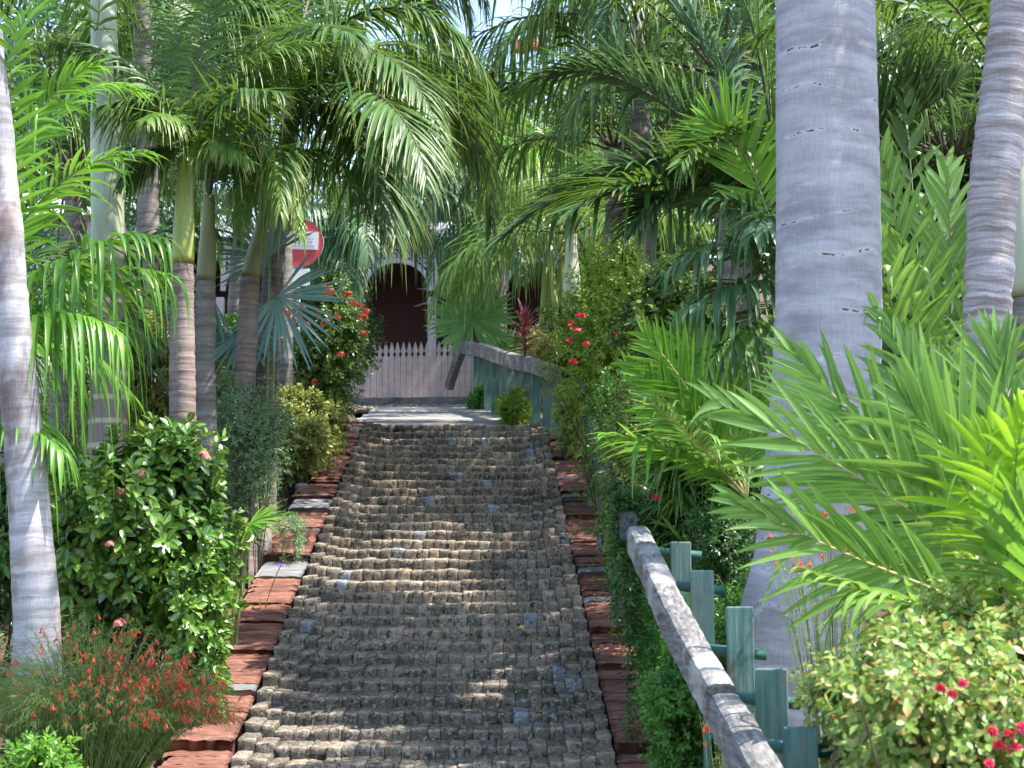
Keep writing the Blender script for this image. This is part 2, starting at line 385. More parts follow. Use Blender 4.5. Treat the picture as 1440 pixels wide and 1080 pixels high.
# ------------------------------------------------------------ landing of boards above the crest, cobble strip, street
def sheet(name,mat,x0,x1,y0,y1,off,ny=6,wav=0):
    mb=MB(); ys=np.linspace(y0,y1,ny); xs=np.linspace(x0,x1,8); V=[(float(x),float(y),float(Rz(y))+off+wav*RS.randn()) for y in ys for x in xs]
    mb.add(V,[(i*8+j,i*8+j+1,(i+1)*8+j+1,(i+1)*8+j) for i in range(ny-1) for j in range(7)]); return struct(name,mb,mat)
mb=MB(); y=YC+.05; 
while y<26.6:
    w=U(.17,.24); zc=float(Rz(y+w/2))+.01+U(-.012,.02); obox(mb,(PC(y)-.1+U(-.02,.02),y+w/2,zc),(1,0,U(-.004,.004)),(0,1,SL2+U(-.03,.05)),(2.5,w-.02,.09),(RS.rand(),0,0),0,.008); y+=w
struct('boardwalk',mb,m_board)
mb=MB(); c0=[(.2,0,0),(.8,0,0)]
y=22.0
while y<29.2:
    L=U(.3,.9); red=RS.rand()<.6; xm=float(PC(y))+1.32-(y-YC)*.09; zc=float(Rz(y+L/2))+.03
    obox(mb,(xm,y+L/2,zc),(1,0,0),(0,1,SL2),(.36,L-.01,.16),((.2 if red else .8),0,0),0,.012); y+=L
struct('kerb_upper',mb,m_kerb,False)
mb=MB()
for k in range(900):
    y=U(26.75,28.6); x=PC(y)+U(-2.6,1.0)-.1; s=U(.05,.1); 
    obox(mb,(x,y,float(Rz(y))+.0+s*.15),rdir(1)[0]*[1,1,.2],(0,1,.1),(s,s*.9,s*.6),(U(.3,.9),.5,0),0,s*.2)
struct('cobble_strip',mb,m_cob)
sheet('gravel_bed',m_mortar,-4.5,1.8,26.6,28.75,-.02)
mb=MB(); obox(mb,(-1.2,28.75,float(Rz(28.75))+.04),(1,.0,.012),(0,1,0),(6.5,.16,.22),(.8,0,0),0,.012); struct('street_kerb',mb,m_kerb,False)
sheet('street_pavement',m_pink,-16,-.72,28.85,31.95,.035)
# ------------------------------------------------------------ handrails
def beam(mb,P,w,h,mat=0,waves=.0,C=None):
    P=np.asarray(P,float); n=len(P); T=nrm(np.gradient(P,axis=0)); Z=np.array([0,0,1.]); S=nrm(np.cross(T,Z)); Uv=np.cross(S,T)
    prof=np.array([(-.85,-1),(.85,-1),(1,-.85),(1,.6),(.84,.88),(.5,1),(-.5,1),(-.84,.88),(-1,.6),(-1,-.85)])*.5; k=len(prof); V=[]
    for i in range(n):
        ww=w*(1+waves*RS.randn()*.3); hh=h*(1+waves*RS.randn()*.3)
        for a,b in prof: V.append(P[i]+S[i]*a*ww+Uv[i]*b*hh)
    F=[(i*k+j,i*k+(j+1)%k,(i+1)*k+(j+1)%k,(i+1)*k+j) for i in range(n-1) for j in range(k)]
    for e in (0,(n-1)*k): F+=[(e,e+1,e+2,e+9),(e+2,e+3,e+8,e+9),(e+3,e+4,e+7,e+8),(e+4,e+5,e+6,e+7)]
    mb.add(V,F,C,mat)
def dens(P,n=24):
    P=np.asarray(P,float); L=np.concatenate([[0],np.cumsum(np.linalg.norm(np.diff(P,axis=0),axis=1))]); t=np.linspace(0,L[-1],n)
    Q=np.stack([np.interp(t,L,P[:,i]) for i in range(3)],-1)
    for _ in range(2): Q[1:-1]=(Q[:-2]+2*Q[1:-1]+Q[2:])/4
    return Q
def picket(mb,x,y,zb,zt,w,th,rot=0.0,C=None):
    ax=(math.cos(rot),math.sin(rot),0); ay=(-math.sin(rot),math.cos(rot),0)
    obox(mb,(x,y,(zb+zt)/2),ax,ay,(w,th,zt-zb),C,0,.006)
# near rail, running up along the right kerb
N1=[W(1128,1190,5.2),W(1068,1090,5.85),W(1040,1035,6.35),W(1020,1003,6.7)]
N2=[W(1014,988,6.75),W(986,940,7.25),W(963,897,7.7),W(940,852,8.2),W(919,803,8.9),W(897,757,9.8)]
N3=[W(884,740,10.4),W(870,695,12.5),W(846,650,14.3),W(832,600,16.5),W(817,545,18.8)]
rt=thing('handrail','weathered grey timber handrail with green planks and pipes curving up beside the right kerb','handrail',(1.0,6.5,float(Gz(1.0,6.5))))
for P,nn in ((N1,22),(N2,50)):
    mb=MB(); beam(mb,dens(P,nn),.125,.150,waves=.09); mb.build('top_rail',m_rail,rt,False)
for px,pt,d,pw in ((957,762,9.6,.115),(987,802,8.7,.12),(1040,853,7.6,.12),(1084,940,6.9,.13),(1125,1022,6.3,.125)):
    p=W(px,pt,d); mb=MB(); picket(mb,p[0],p[1],p[2]-.46,p[2],pw,.03,U(-.12,.12)); pk=mb.build('plank',m_green,rt,False)
    mb=MB(); tube(mb,[(p[0]+.02,p[1]+.045,float(Gz(p[0],p[1]))-.1),(p[0]+.02,p[1]+.045,p[2]-.1)],.022,8,(0,0,0)); mb.build('post',m_pipe,rt)
    # pipe from rail to plank
    RP=dens(N2 if d>6.7 else N1,40); k=np.argmin(np.abs(RP[:,1]-d)); a=RP[k]+np.array([.03,0,-.02]); b=p+np.array([.12,.02,0]); b[2]=a[2]-.03
    a[1]=b[1]=p[1]+.045; mb=MB(); tube(mb,[a,(a+b)/2,b],.026,10,(0,0,0)); mb.build('pipe',m_pipe,rt)
r2=thing('handrail','dark grey sloping timber handrail half swallowed by hedge leaves above the right kerb','handrail',(.9,14,float(Gz(.9,14))))
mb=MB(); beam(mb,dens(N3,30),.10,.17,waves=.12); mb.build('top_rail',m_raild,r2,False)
for i,yy in enumerate((13.2,15.2,17.2)):
    Q=dens(N3,60); k=np.argmin(np.abs(Q[:,1]-yy)); mb=MB(); picket(mb,Q[k][0]+.04,yy,float(Gz(Q[k][0]+.1,yy))-.1,Q[k][2]-.07,.1,.1); mb.build('post',m_rail,r2,False)
p=W(835,572,17.5)
# far rail on the crest
F1=[W(782,527,20.6),W(752,513,21.6),W(725,509,22.8),W(700,500,24.3),W(678,492,26),W(652,489,28.2)]
F2=[W(650,490,28.25),W(640,515,28.45),W(631,545,28.65)]
r3=thing('handrail','dark weathered handrail on blue green pickets beside the landing, its far end turning down','handrail',(0,24.5,float(Gz(0,24.5))))
mb=MB(); Q=dens(F1,20); beam(mb,Q,.14,.20,waves=.12); mb.build('top_rail',m_rail,r3,False)
mb=MB(); beam(mb,dens(F2,6),.12,.17); mb.build('end_rail',m_rail,r3,False)
for px in (779,766,752,741,726,716,705,694,685,676,669):
    Q=dens(F1,200); D=(Q[:,1]*CP+(Q[:,2]-EYE)*SP); k=np.argmin(np.abs(720+2400*Q[:,0]/D-px)); q=Q[k]
    mb=MB(); picket(mb,q[0]+.02,q[1],float(Rz(q[1]))-.1,q[2]-.085,U(.10,.13),.03,.05); mb.build('picket',m_green,r3,False)
for px,d in ((792,21.5),(803,20.5),(812,19.8)):
    pass
# ------------------------------------------------------------ picket fence of the house
m_mauve=simple_mat('mauve_paint',[(.29,.275,.272),(.36,.342,.338),(.41,.39,.385)],6,.6,.3,.08)
m_mauve2=simple_mat('pale_mauve_paint',[(.42,.36,.365),(.50,.44,.44)],6,.6,.3,.08)
fn=thing('picket_fence','mauve picket fence with pointed tops and diamond gaps in front of the arcaded house','fence',(-1.2,31.9,float(Rz(31.9))))
mb=MB(); x=-6.4; pitch=.1115
def zf(x): return float(Rz(31.9))+.04+ .018*(x+1.2)
while x<3.2:
    z=zf(x); out=[(.049,0),(.0525,.03),(.0525,.80),(.024,.86),(.052,.92),(.002,1.10)]
    yy=31.9+U(-.004,.004); V=[]
    for s in (0,1):
        for w_,h_ in out: V+= [(x-w_,yy+s*.02,z+h_),(x+w_,yy+s*.02,z+h_)]
    m=len(out); F=[]
    for s in (0,1):
        o=s*2*m; F+=[(o+2*k,o+2*k+1,o+2*k+3,o+2*k+2) for k in range(m-1)]
    F+=[(2*k,2*k+2,2*m+2*k+2,2*m+2*k) for k in range(m-1)]+[(2*k+1,2*k+3,2*m+2*k+3,2*m+2*k+1) for k in range(m-1)]
    mb.add(V,F,(RS.rand(),0,0)); x+=pitch
mb.build('picket_panel',m_mauve,fn,False)
for h in (.2,.72):
    mb=MB(); obox(mb,(-1.6,31.95,zf(-1.6)+h),(1,0,.018),(0,1,0),(9.6,.04,.08)); mb.build('cross_rail',m_mauve,fn,False)
for x in (-4.8,-2.6,-.4,1.8):
    mb=MB(); box(mb,x-.045,x+.045,31.975,32.06,zf(x)-.1,zf(x)+.85); mb.build('post',m_mauve,fn,False)
# ------------------------------------------------------------ arcaded house
HY=34.6; HZ=float(Rz(HY))
hs=thing('house','low mauve house with lattice arches, slim columns and a dark porch behind the picket fence','house',(-1.2,HY,HZ))
m_maroon=simple_mat('maroon_boards',[(.045,.018,.016),(.07,.028,.025)],4,.7,.2,.3,(1,1,14))
m_roof=simple_mat('pale_metal_roof',[(.45,.46,.47),(.6,.61,.62)],3,.45,.5,.1)
m_bluedoor=simple_mat('blue_grey_paint',[(.10,.13,.16),(.15,.19,.22)],5,.6,.3,.05)
cap=W(607,408,HY)[2]; crown=W(555,370,HY)[2]; top=W(555,351,HY)[2]; eav=W(555,338,HY)[2]
px2x=lambda px: (px-720)/2400.0*(HY*CP+(6.0-EYE)*SP)
cols=[px2x(p) for p in (307,407,507,607,707,807,907)]
mb=MB(); box(mb,-9,4,HY-.6,HY+7,HZ-.4,HZ+.02); mb.build('porch_floor',m_mauve,hs,False)
for cx in cols:
    mb=MB(); box(mb,cx-.085,cx+.085,HY-.085,HY+.085,HZ+.02,cap-.16,bev=.012)
    c=mb.build('column',m_mauve2,hs,False)
    mb=MB(); box(mb,cx-.14,cx+.14,HY-.14,HY+.14,cap-.158,cap-.10,bev=.01); box(mb,cx-.17,cx+.17,HY-.17,HY+.17,cap-.098,cap-.02,bev=.01); 
    k=mb.build('capital',m_mauve2,c,False); k.location=-Vector(c.location) if False else Vector((0,0,0))
def arch_bay(x0,x1):
    mb=MB(); n=18; xc=(x0+x1)/2; a=(x1-x0)/2-.10; rise=crown-cap+.02
    th=np.linspace(0,np.pi,n); xi=xc-a*np.cos(th); zi=(cap-.02)+rise*np.sin(th)**.85
    xo=xc-(a+.09)*np.cos(th); zo=(cap-.02)+(rise+.10)*np.sin(th)**.85
    for y_ in (HY-.05,HY+.05):
        V=[];
        for k in range(n): V+=[(xi[k],y_,zi[k]),(xo[k],y_,zo[k])]
        mb.add(V,[(2*k,2*k+1,2*k+3,2*k+2) for k in range(n-1)])
    V=[]
    for k in range(n): V+=[(xi[k],HY-.05,zi[k]),(xi[k],HY+.05,zi[k])]
    mb.add(V,[(2*k,2*k+1,2*k+3,2*k+2) for k in range(n-1)])
    for sx in (x0,x1):
        s=1 if sx==x0 else -1; box(mb,min(sx,sx+s*.1),max(sx,sx+s*.1),HY-.048,HY+.048,cap-.02,top)
    box(mb,x0,x1,HY-.06,HY+.06,top,top+.10)
    ar=mb.build('arch',m_mauve2,hs,False)
    # lattice: diagonal slats clipped above the arch band
    mb=MB()
    zin=lambda x: np.interp(x,xo,zo,left=cap,right=cap)
    for sgn in (1,-1):
        c=-4.0
        while c<4.0:
            t=np.linspace(-3,3,240); X=xc+c+sgn*t; Z_=crown+t
            ok=(X>x0+.1)&(X<x1-.1)&(Z_<top)&(Z_>zin(X))
            idx=np.where(ok)[0]
            for run in np.split(idx,np.where(np.diff(idx)>1)[0]+1):
                if len(run)>2:
                    A=np.array([X[run[0]],HY+.012*sgn,Z_[run[0]]]);B=np.array([X[run[-1]],HY+.012*sgn,Z_[run[-1]]])
                    obox(mb,(A+B)/2,(B-A),(0,1,0),(np.linalg.norm(B-A),.010,.042))
            c+=.105
    mb.build('lattice',m_mauve2,hs,False)
for a,b in zip(cols[:-1],cols[1:]): arch_bay(a,b)
mb=MB(); box(mb,-9,4,HY-.09,HY+.07,top+.10,eav-.03); mb.build('fascia',m_mauve,hs,False)
mb=MB(); V=[];nx=110
for i in range(nx):
    x=-9.4+i*13.8/(nx-1); b=.02*(i%2)
    V+=[(x,HY-.5,eav+b-.02),(x,HY+4.2,eav+1.5+b),(x,HY+4.2,eav+1.44+b),(x,HY-.5,eav-.06+b)]
F=[]
for i in range(nx-1):
    o=i*4; F+=[(o,o+4,o+5,o+1),(o+3,o+7,o+6,o+2),(o,o+4,o+7,o+3)]
mb.add(V,F); mb.build('roof',m_roof,hs,False)
mb=MB(); zt=eav+.55
for (x0,x1) in ((-9,px2x(595)),(px2x(621),4)):
    box(mb,x0,x1,HY+2.2,HY+2.4,HZ,zt)
for k in range(26):
    z=HZ+.1+k*.14
    if z<zt-.1: box(mb,-9,px2x(530),HY+2.18,HY+2.2,z,z+.12); 
mb.build('wall',m_maroon,hs,False)
mb=MB(); box(mb,px2x(595),px2x(599.5),HY+2.14,HY+2.3,HZ,HZ+2.2); box(mb,px2x(617),px2x(621),HY+2.14,HY+2.3,HZ,HZ+2.2); box(mb,px2x(599.6),px2x(616.9),HY+2.14,HY+2.3,HZ+2.1,HZ+2.2); d_=mb.build('door_frame',m_bluedoor,hs,False)
mb=MB(); box(mb,px2x(599.6),px2x(616.9),HY+2.24,HY+2.28,HZ,HZ+2.098); mb.build('door',m_maroon,hs,False)
mb=MB(); box(mb,px2x(599.6)-3,px2x(621)+3,HY+2.26,HY+2.38,HZ+2.202,zt-.004); mb.build('wall',m_maroon,hs,False)
for a,b in (((606,424),(583,431)),((606,407),(588,406))):
    mb=MB(); tube(mb,[W(a[0],a[1],HY+.1),W(b[0],b[1],HY+.9)],.018,6,(0,0,0)); mb.build('brace',m_mauve,hs)
mb=MB(); box(mb,-9,4,HY+.2,HY+2.15,eav-.02,eav+.02); mb.build('porch_ceiling',m_maroon,hs,False)
# ------------------------------------------------------------ white houses glimpsed left and right
m_white=simple_mat('white_render',[(.66,.67,.68),(.76,.76,.76)],3,.8,.2,.1)
m_glass=simple_mat('window_glass',[(.03,.04,.05),(.05,.06,.07)],3,.1,.6,0)
def villa(label,x0,x1,y0,y1,z0,z1,wins):
    b=thing('villa',label,'house',((x0+x1)/2,(y0+y1)/2,z0))
    mb=MB(); box(mb,x0,x1,y0,y1,z0,z1); mb.build('wall',m_white,b,False)
    xm=(x0+x1)/2; mb=MB(); e=.4; V=[(x0-e,y0-e,z1+.003),(x1+e,y0-e,z1+.003),(x1+e,y1+e,z1+.003),(x0-e,y1+e,z1+.003),(xm-.1,(y0+y1)/2-.8,z1+1.5),(xm+.1,(y0+y1)/2-.8,z1+1.5),(xm+.1,(y0+y1)/2+.8,z1+1.5),(xm-.1,(y0+y1)/2+.8,z1+1.5)]
    mb.add(V,[(0,1,5,4),(1,2,6,5),(2,3,7,6),(3,0,4,7),(4,5,6,7),(0,3,2,1)]); mb.build('roof',m_roof,b,False)
    for (wx,wz,ww,wh) in wins:
        mb=MB(); 
        box(mb,wx-.07,wx,y0-.04,y0+.02,wz-.07,wz+wh+.07); box(mb,wx+ww,wx+ww+.07,y0-.04,y0+.02,wz-.07,wz+wh+.07); box(mb,wx,wx+ww,y0-.04,y0+.02,wz+wh,wz+wh+.07); box(mb,wx,wx+ww,y0-.04,y0+.02,wz-.07,wz)
        w=mb.build('window',m_mauve2,b,False)
        mb=MB(); box(mb,wx,wx+ww,y0-.012,y0+.01,wz,wz+wh); mb.build('pane',m_glass,w,False).location=(0,0,0)
    return b
villa('white rendered house glimpsed through the palms on the far left',-13,-6.3,25,31,3.4,7.4,[(-9.2,5.0,.9,1.2),(-7.6,5.0,.8,1.2)])
villa('white house glimpsed high between the fronds on the right',4.6,13,20,27,3.2,9.2,[(6.6,6.2,.9,1.2),(9.2,6.2,.9,1.2)])
# ------------------------------------------------------------ road sign
m_red=simple_mat('sign_red',[(.62,.07,.08),(.72,.10,.11)],5,.45,.4,0); m_sw=simple_mat('sign_white',[(.8,.8,.8),(.85,.85,.85)],5,.45,.4,0)
m_pole=simple_mat('galvanised_pole',[(.35,.36,.37),(.45,.46,.47)],20,.5,.5,.1); m_ink=simple_mat('sign_ink',[(.55,.45,.5),(.6,.5,.55)],5,.6,.3,0)
SY=25.0; sc=W(420,341,SY); sr=.36
sg=thing('road_sign','round red and white road sign with a small white plate, behind the leaning trunks','road sign',(sc[0],SY+.05,float(Gz(sc[0],SY))))
mb=MB(); tube(mb,[(sc[0],SY+.06,float(Gz(sc[0],SY))-.1),(sc[0],SY+.06,sc[2]+.2)],.03,10,(0,0,0)); mb.build('pole',m_pole,sg)
mb=MB(); tube(mb,[sc+[0,.02,0],sc],sr,40,(0,0,0),cap=True); mb.build('disc',m_red,sg,False)
mb=MB(); tube(mb,[sc+[0,.026,0],sc+[0,-.004,0]],np.array([sr+.012,sr+.012]),40,(0,0,0),cap=False); mb.build('rim',m_sw,sg,False)
mb=MB(); ax=nrm((1,0,-.03)); obox(mb,sc+[0,-.008,.03],ax,(0,1,0),(.59,.008,.27),None,0); pn=mb.build('panel',m_sw,sg,False)
mb=MB()
for row in range(4):
    x=-.22
    while x<.2:
        w_=U(.02,.055); obox(mb,sc+[x+w_/2,-.0145,.03+.085-row*.055],(1,0,-.03),(0,1,0),(w_,.004,.018)); x+=w_+.015
mb.build('lettering',m_ink,sg,False)
mb=MB()
for k in range(3): obox(mb,sc+[-.10+k*.035,-.0045,.245],(1,0,.3*(k-1)),(0,1,0),(.024,.005,.034))
mb.build('mark',m_sw,sg,False)
mb=MB(); box(mb,sc[0]-.22,sc[0]+.17,SY-.0,SY+.02,sc[2]-.66,sc[2]-.40,bev=.006); mb.build('plate',m_sw,sg,False)
# ------------------------------------------------------------ plant materials
m_palm=leaf_mat('palm_leaf',[(.026,.068,.014),(.050,.115,.020),(.085,.17,.026)],tip=(.34,.34,.09),tipat=.72,rough=.42,trans=.34,spec=.38)
m_palmy=leaf_mat('palm_leaf_yellowish',[(.045,.11,.018),(.085,.19,.028),(.15,.26,.04)],tip=(.42,.42,.16),tipat=.5,rough=.42,trans=.42,spec=.38)
m_palmb=leaf_mat('palm_leaf_bluish',[(.028,.075,.032),(.050,.12,.046),(.085,.17,.06)],tip=(.24,.28,.1),rough=.42,trans=.28,spec=.4)
m_bright=leaf_mat('young_palm_leaf',[(.07,.20,.022),(.12,.30,.030),(.19,.38,.045)],rough=.34,trans=.42)
m_fresh=leaf_mat('fresh_palm_leaf',[(.085,.20,.035),(.14,.28,.05),(.21,.36,.08)],rough=.42,trans=.35,mid=.5)
m_lime=leaf_mat('lime_palm_leaf',[(.22,.42,.02),(.32,.52,.03)],rough=.35,trans=.45)
m_silver=leaf_mat('silver_leaf',[(.10,.21,.19),(.17,.30,.27)],rough=.5,trans=.12)
m_fan=leaf_mat('fan_leaf',[(.15,.34,.11),(.24,.46,.17)],rough=.45,trans=.35)
m_gloss=leaf_mat('glossy_leaf',[(.022,.075,.018),(.042,.13,.022),(.085,.20,.028),(.22,.34,.05)],rough=.3,trans=.18,mid=.35,spec=.6)
m_ixo=leaf_mat('ixora_leaf',[(.03,.085,.02),(.065,.15,.026),(.14,.25,.04),(.28,.36,.08)],rough=.3,trans=.25)
m_grey=leaf_mat('grey_green_leaf',[(.11,.19,.09),(.17,.28,.13),(.26,.38,.19)],rough=.5,trans=.25)
m_crot=leaf_mat('variegated_leaf',[(.05,.13,.02),(.14,.22,.03),(.35,.38,.09),(.50,.46,.14)],rough=.4,trans=.3,blotch=(.45,.44,.16))
m_lite=leaf_mat('light_hedge_leaf',[(.12,.22,.02),(.22,.34,.03),(.34,.44,.06)],rough=.4,trans=.4)
m_hedge=leaf_mat('hedge_leaf',[(.018,.06,.016),(.038,.11,.022),(.08,.18,.03)],rough=.4,trans=.25)
m_fern=leaf_mat('fern_leaf',[(.03,.12,.02),(.06,.19,.025),(.11,.27,.04)],rough=.45,trans=.35)
m_pale=leaf_mat('pale_leaf',[(.09,.21,.035),(.19,.32,.06),(.34,.42,.12)],tip=(.50,.15,.07),tipat=.35,rough=.4,trans=.3)
m_thread=leaf_mat('thread_leaf',[(.10,.18,.04),(.16,.25,.06),(.24,.32,.09)],rough=.5,trans=.3)
m_tree=leaf_mat('tree_leaf',[(.018,.055,.020),(.035,.095,.028),(.07,.15,.035)],rough=.45,trans=.25)
m_red=leaf_mat('cordyline_leaf',[(.05,.008,.018),(.11,.014,.035),(.20,.022,.06)],rough=.3,trans=.25)
m_or=leaf_mat('orange_petal',[(.66,.07,.03),(.74,.11,.05),(.78,.17,.07)],rough=.5,trans=.2)
m_rd=leaf_mat('red_petal',[(.76,.05,.03),(.83,.09,.045),(.86,.17,.08)],rough=.5,trans=.35)
m_pk=leaf_mat('pink_petal',[(.60,.14,.14),(.70,.25,.22)],rough=.5,trans=.2)
m_mg=leaf_mat('magenta_bract',[(.45,.01,.10),(.62,.02,.14),(.70,.03,.06)],rough=.5,trans=.3)
m_vi=leaf_mat('violet_petal',[(.22,.10,.62),(.30,.16,.70)],rough=.5,trans=.3)
m_stem=simple_mat('twig_bark',[(.045,.035,.025),(.12,.09,.065)],30,.85,.2,.3)
m_rachis=simple_mat('frond_stem',[(.12,.17,.04),(.22,.27,.08)],10,.5,.4,.1)
m_rachisd=simple_mat('dark_frond_stem',[(.05,.045,.025),(.11,.085,.045)],10,.6,.3,.1)
m_rachisp=simple_mat('pale_frond_stem',[(.42,.38,.13),(.55,.50,.22)],10,.5,.4,.1)
m_bark=simple_mat('tree_bark',[(.05,.04,.035),(.15,.13,.11)],9,.9,.2,.6)
t_royal=trunk_mat('royal_palm_bark',(.51,.495,.52),(.29,.275,.30),14,.85,.012,dots=True,pale=(.47,.46,.49))
t_pale=trunk_mat('pale_ringed_bark',(.58,.56,.57),(.33,.29,.28),26,.9,.008,stain=(.14,.085,.08))
t_right=trunk_mat('ridged_grey_bark',(.60,.575,.60),(.25,.20,.19),34,.85,.02)
t_brown=trunk_mat('brown_ringed_bark',(.36,.28,.25),(.15,.10,.085),34,.8,.014,pale=(.38,.32,.29))
t_rough=trunk_mat('rough_ringed_bark',(.30,.24,.22),(.07,.05,.042),48,.7,.03,pale=(.34,.30,.28))
t_dark=trunk_mat('grey_palm_bark',(.32,.29,.27),(.15,.125,.11),20,.9,.012)
def band_mat():
    m,nt=newmat('banded_bark'); g=G(nt); r,t,a=g.attr()
    f=g.math('FRACT',g.math('MULTIPLY',g.math('ADD',t,g.math('MULTIPLY',g.noise(3,2),.02)),5.0))
    c=g.mix(g.ramp(f,[(.74,0.0),(.80,1.0),(.95,1.0),(1,0.0)]),(.26,.185,.185),(.52,.42,.33))
    c=g.mix(.4,c,g.ramp(g.noise(30,5,.7,g.scaled(None,(1.5,1.5,.3))),[(.3,.5),(.7,1.1)]),'MULTIPLY')
    g.out(g.bsdf(c,.7,.3,g.bump(g.noise(30,4),.3,.006))); return m
t_band=band_mat()
def shaft_mat(name,c0,c1,c2):
    m,nt=newmat(name); g=G(nt); r,t,a=g.attr()
    n=g.noise(2.2,4,.6,g.scaled(None,(3,3,.5)))
    c=g.ramp(n,[(.3,c0),(.5,c1),(.7,c2)])
    c=g.mix(g.ramp(t,[(0.0,.75),(.05,.0)]),c,(.20,.13,.05))
    c=g.mix(.25,c,g.ramp(g.noise(40,4,.6,g.scaled(None,(2,2,.15))),[(.3,.4),(.7,1.0)]),'MULTIPLY')
    g.out(g.bsdf(c,.42,.45)); return m
s_green=shaft_mat('crownshaft_green',(.16,.19,.045),(.27,.32,.06),(.36,.38,.12))
s_olive=shaft_mat('crownshaft_olive',(.13,.14,.075),(.21,.22,.09),(.30,.30,.14))
s_grey=shaft_mat('crownshaft_grey',(.25,.27,.19),(.36,.40,.27),(.46,.47,.38))
s_white=shaft_mat('crownshaft_white',(.48,.50,.36),(.60,.60,.46),(.68,.66,.55))
# ------------------------------------------------------------ fronds
def frond(P, parent, mat, rmat=None, nl=56, ll=.55, lw=.032, t0=.14, hang=.45, vee=.25, phi=(72,24), seg=5, side=None, r0=.012, jit=.12, fold=.22, lenprof=None, twist=0., oneside=0, name='frond', prof='lance', rngr=None, tipll=.45):
    P=np.asarray(P,float)
    T=nrm(np.gradient(P,axis=0)); n=len(P)
    s0=np.array(side,float) if side is not None else np.cross(T[0]+T[n//2]*.5,[0,0,1.])
    if np.linalg.norm(s0)<.15: s0=np.array([1.,0,0])
    S=nrm(s0-(T@s0)[:,None]*T); B=nrm(np.cross(S,T)); 
    if B[n//3,2]<0 and side is None: B=-B; S=-S
    if twist:
        a=np.linspace(0,twist,n)[:,None]; S,B=S*np.cos(a)+B*np.sin(a),B*np.cos(a)-S*np.sin(a)
    mb=MB(); tube(mb,P,np.linspace(r0,r0*.22,n),6,(0,0,0),mat=1)
    u=np.linspace(0,1,n)
    for sd in (-1,1):
        if oneside and sd!=oneside: continue
        t=np.sort(np.clip(np.linspace(t0,.985,nl)+RS.normal(size=nl)*.004,t0,.99))
        ip=lambda A: np.stack([np.interp(t,u,A[:,k]) for k in range(3)],-1)
        p=ip(P); tt=nrm(ip(T)); ss=nrm(ip(S)); bb=nrm(ip(B)); q=(t-t0)/(1-t0)
        ph=np.radians(phi[0]+(phi[1]-phi[0])*q**1.2+RS.normal(size=nl)*jit*25)
        ve=vee+RS.normal(size=nl)*jit
        out=nrm(ss*sd*np.cos(ve)[:,None]+bb*np.sin(ve)[:,None])
        D=nrm(tt*np.cos(ph)[:,None]+out*np.sin(ph)[:,None])
        lp=(.62+.38*np.sin(np.pi*np.clip(q*1.15,0,1)))*(1-(1-tipll)*np.clip((q-.55)/.45,0,1)**1.5)
        Lh=ll*lp*(1+RS.normal(size=nl)*.06)
        r=RS.uniform(0,1,nl)*.6+RS.rand()*.4
        if rngr: r=rngr[0]+(rngr[1]-rngr[0])*r
        N=nrm(bb*1.0+RS.normal(size=(nl,3))*.15-tt*.25)
        leaves(mb,p,D,N,Lh,lw*(.75+.25*lp)*(1+.15*RS.randn(nl)),droop=np.clip(hang*(1+RS.normal(size=nl)*.35)+(RS.rand(nl)<.08)*U(.4,1.1,nl),0,2),nseg=seg,fold=fold,prof=prof,r=r,mat=0)
    return mb.build(name,[mat,rmat or m_rachis],parent)
def arch(base, az, el, L, sag, n=14, curl=1.4):
    """frond axis leaving `base` at azimuth az (deg, 0 = +x, 90 = +y), elevation el, bending down by sag degrees"""
    t=np.linspace(0,1,n); e=np.radians(el-sag*t**curl); a=np.radians(az+12*math.sin(az)*t)
    d=np.stack([np.cos(a)*np.cos(e),np.sin(a)*np.cos(e),np.sin(e)],-1)*L/(n-1)
    return np.vstack([base,base+np.cumsum(d[:-1],0)])
def crown(parent, top, n, L, mat, rmat=None, az0=None, el=(75,5), sag=(60,110), skip=None, **k):
    az=(az0 if az0 is not None else U(0,360))
    for i in range(n):
        a=az+i*137.5+U(-12,12); q=(i+.5)/n
        if skip and skip(a%360): continue
        e=el[0]+(el[1]-el[0])*q+U(-6,6); s=sag[0]+(sag[1]-sag[0])*q+U(-10,10)
        frond(arch(np.asarray(top)+np.array([math.cos(math.radians(a)),math.sin(math.radians(a)),0])*.03,a,e,L*U(.85,1.1),s),parent,mat,rmat,**k)
def trunk(parent, P, R, mat, name='trunk', n=60, ridge=0.0, rf=14, sides=20):
    P=np.asarray(P,float); L=np.concatenate([[0],np.cumsum(np.linalg.norm(np.diff(P,axis=0),axis=1))]); t=np.linspace(0,L[-1],n)
    Q=np.stack([np.interp(t,L,P[:,i]) for i in range(3)],-1); r=np.interp(t,L,np.asarray(R,float))
    for _ in range(3): Q[1:-1]=(Q[:-2]+2*Q[1:-1]+Q[2:])/4
    if ridge:
        r=r+ridge*(np.abs(((t*rf)+.2*np.sin(t*5))%1-.5)*2-.5)+ridge*.5*RS.randn(n)
    mb=MB(); tube(mb,Q,r,sides); return mb.build(name,mat,parent)
def shaft(parent, p0, p1, r0, r1, mat, name='crownshaft'):
    p0,p1=np.asarray(p0),np.asarray(p1); t=np.linspace(0,1,14)[:,None]; P=p0+(p1-p0)*t; tt=t[:,0]
    r=r0*(1+.10*np.sin(np.pi*np.clip(tt*1.6,0,1)))*(1-tt)+r1*tt
    mb=MB(); tube(mb,P,r,18); return mb.build(name,mat,parent)
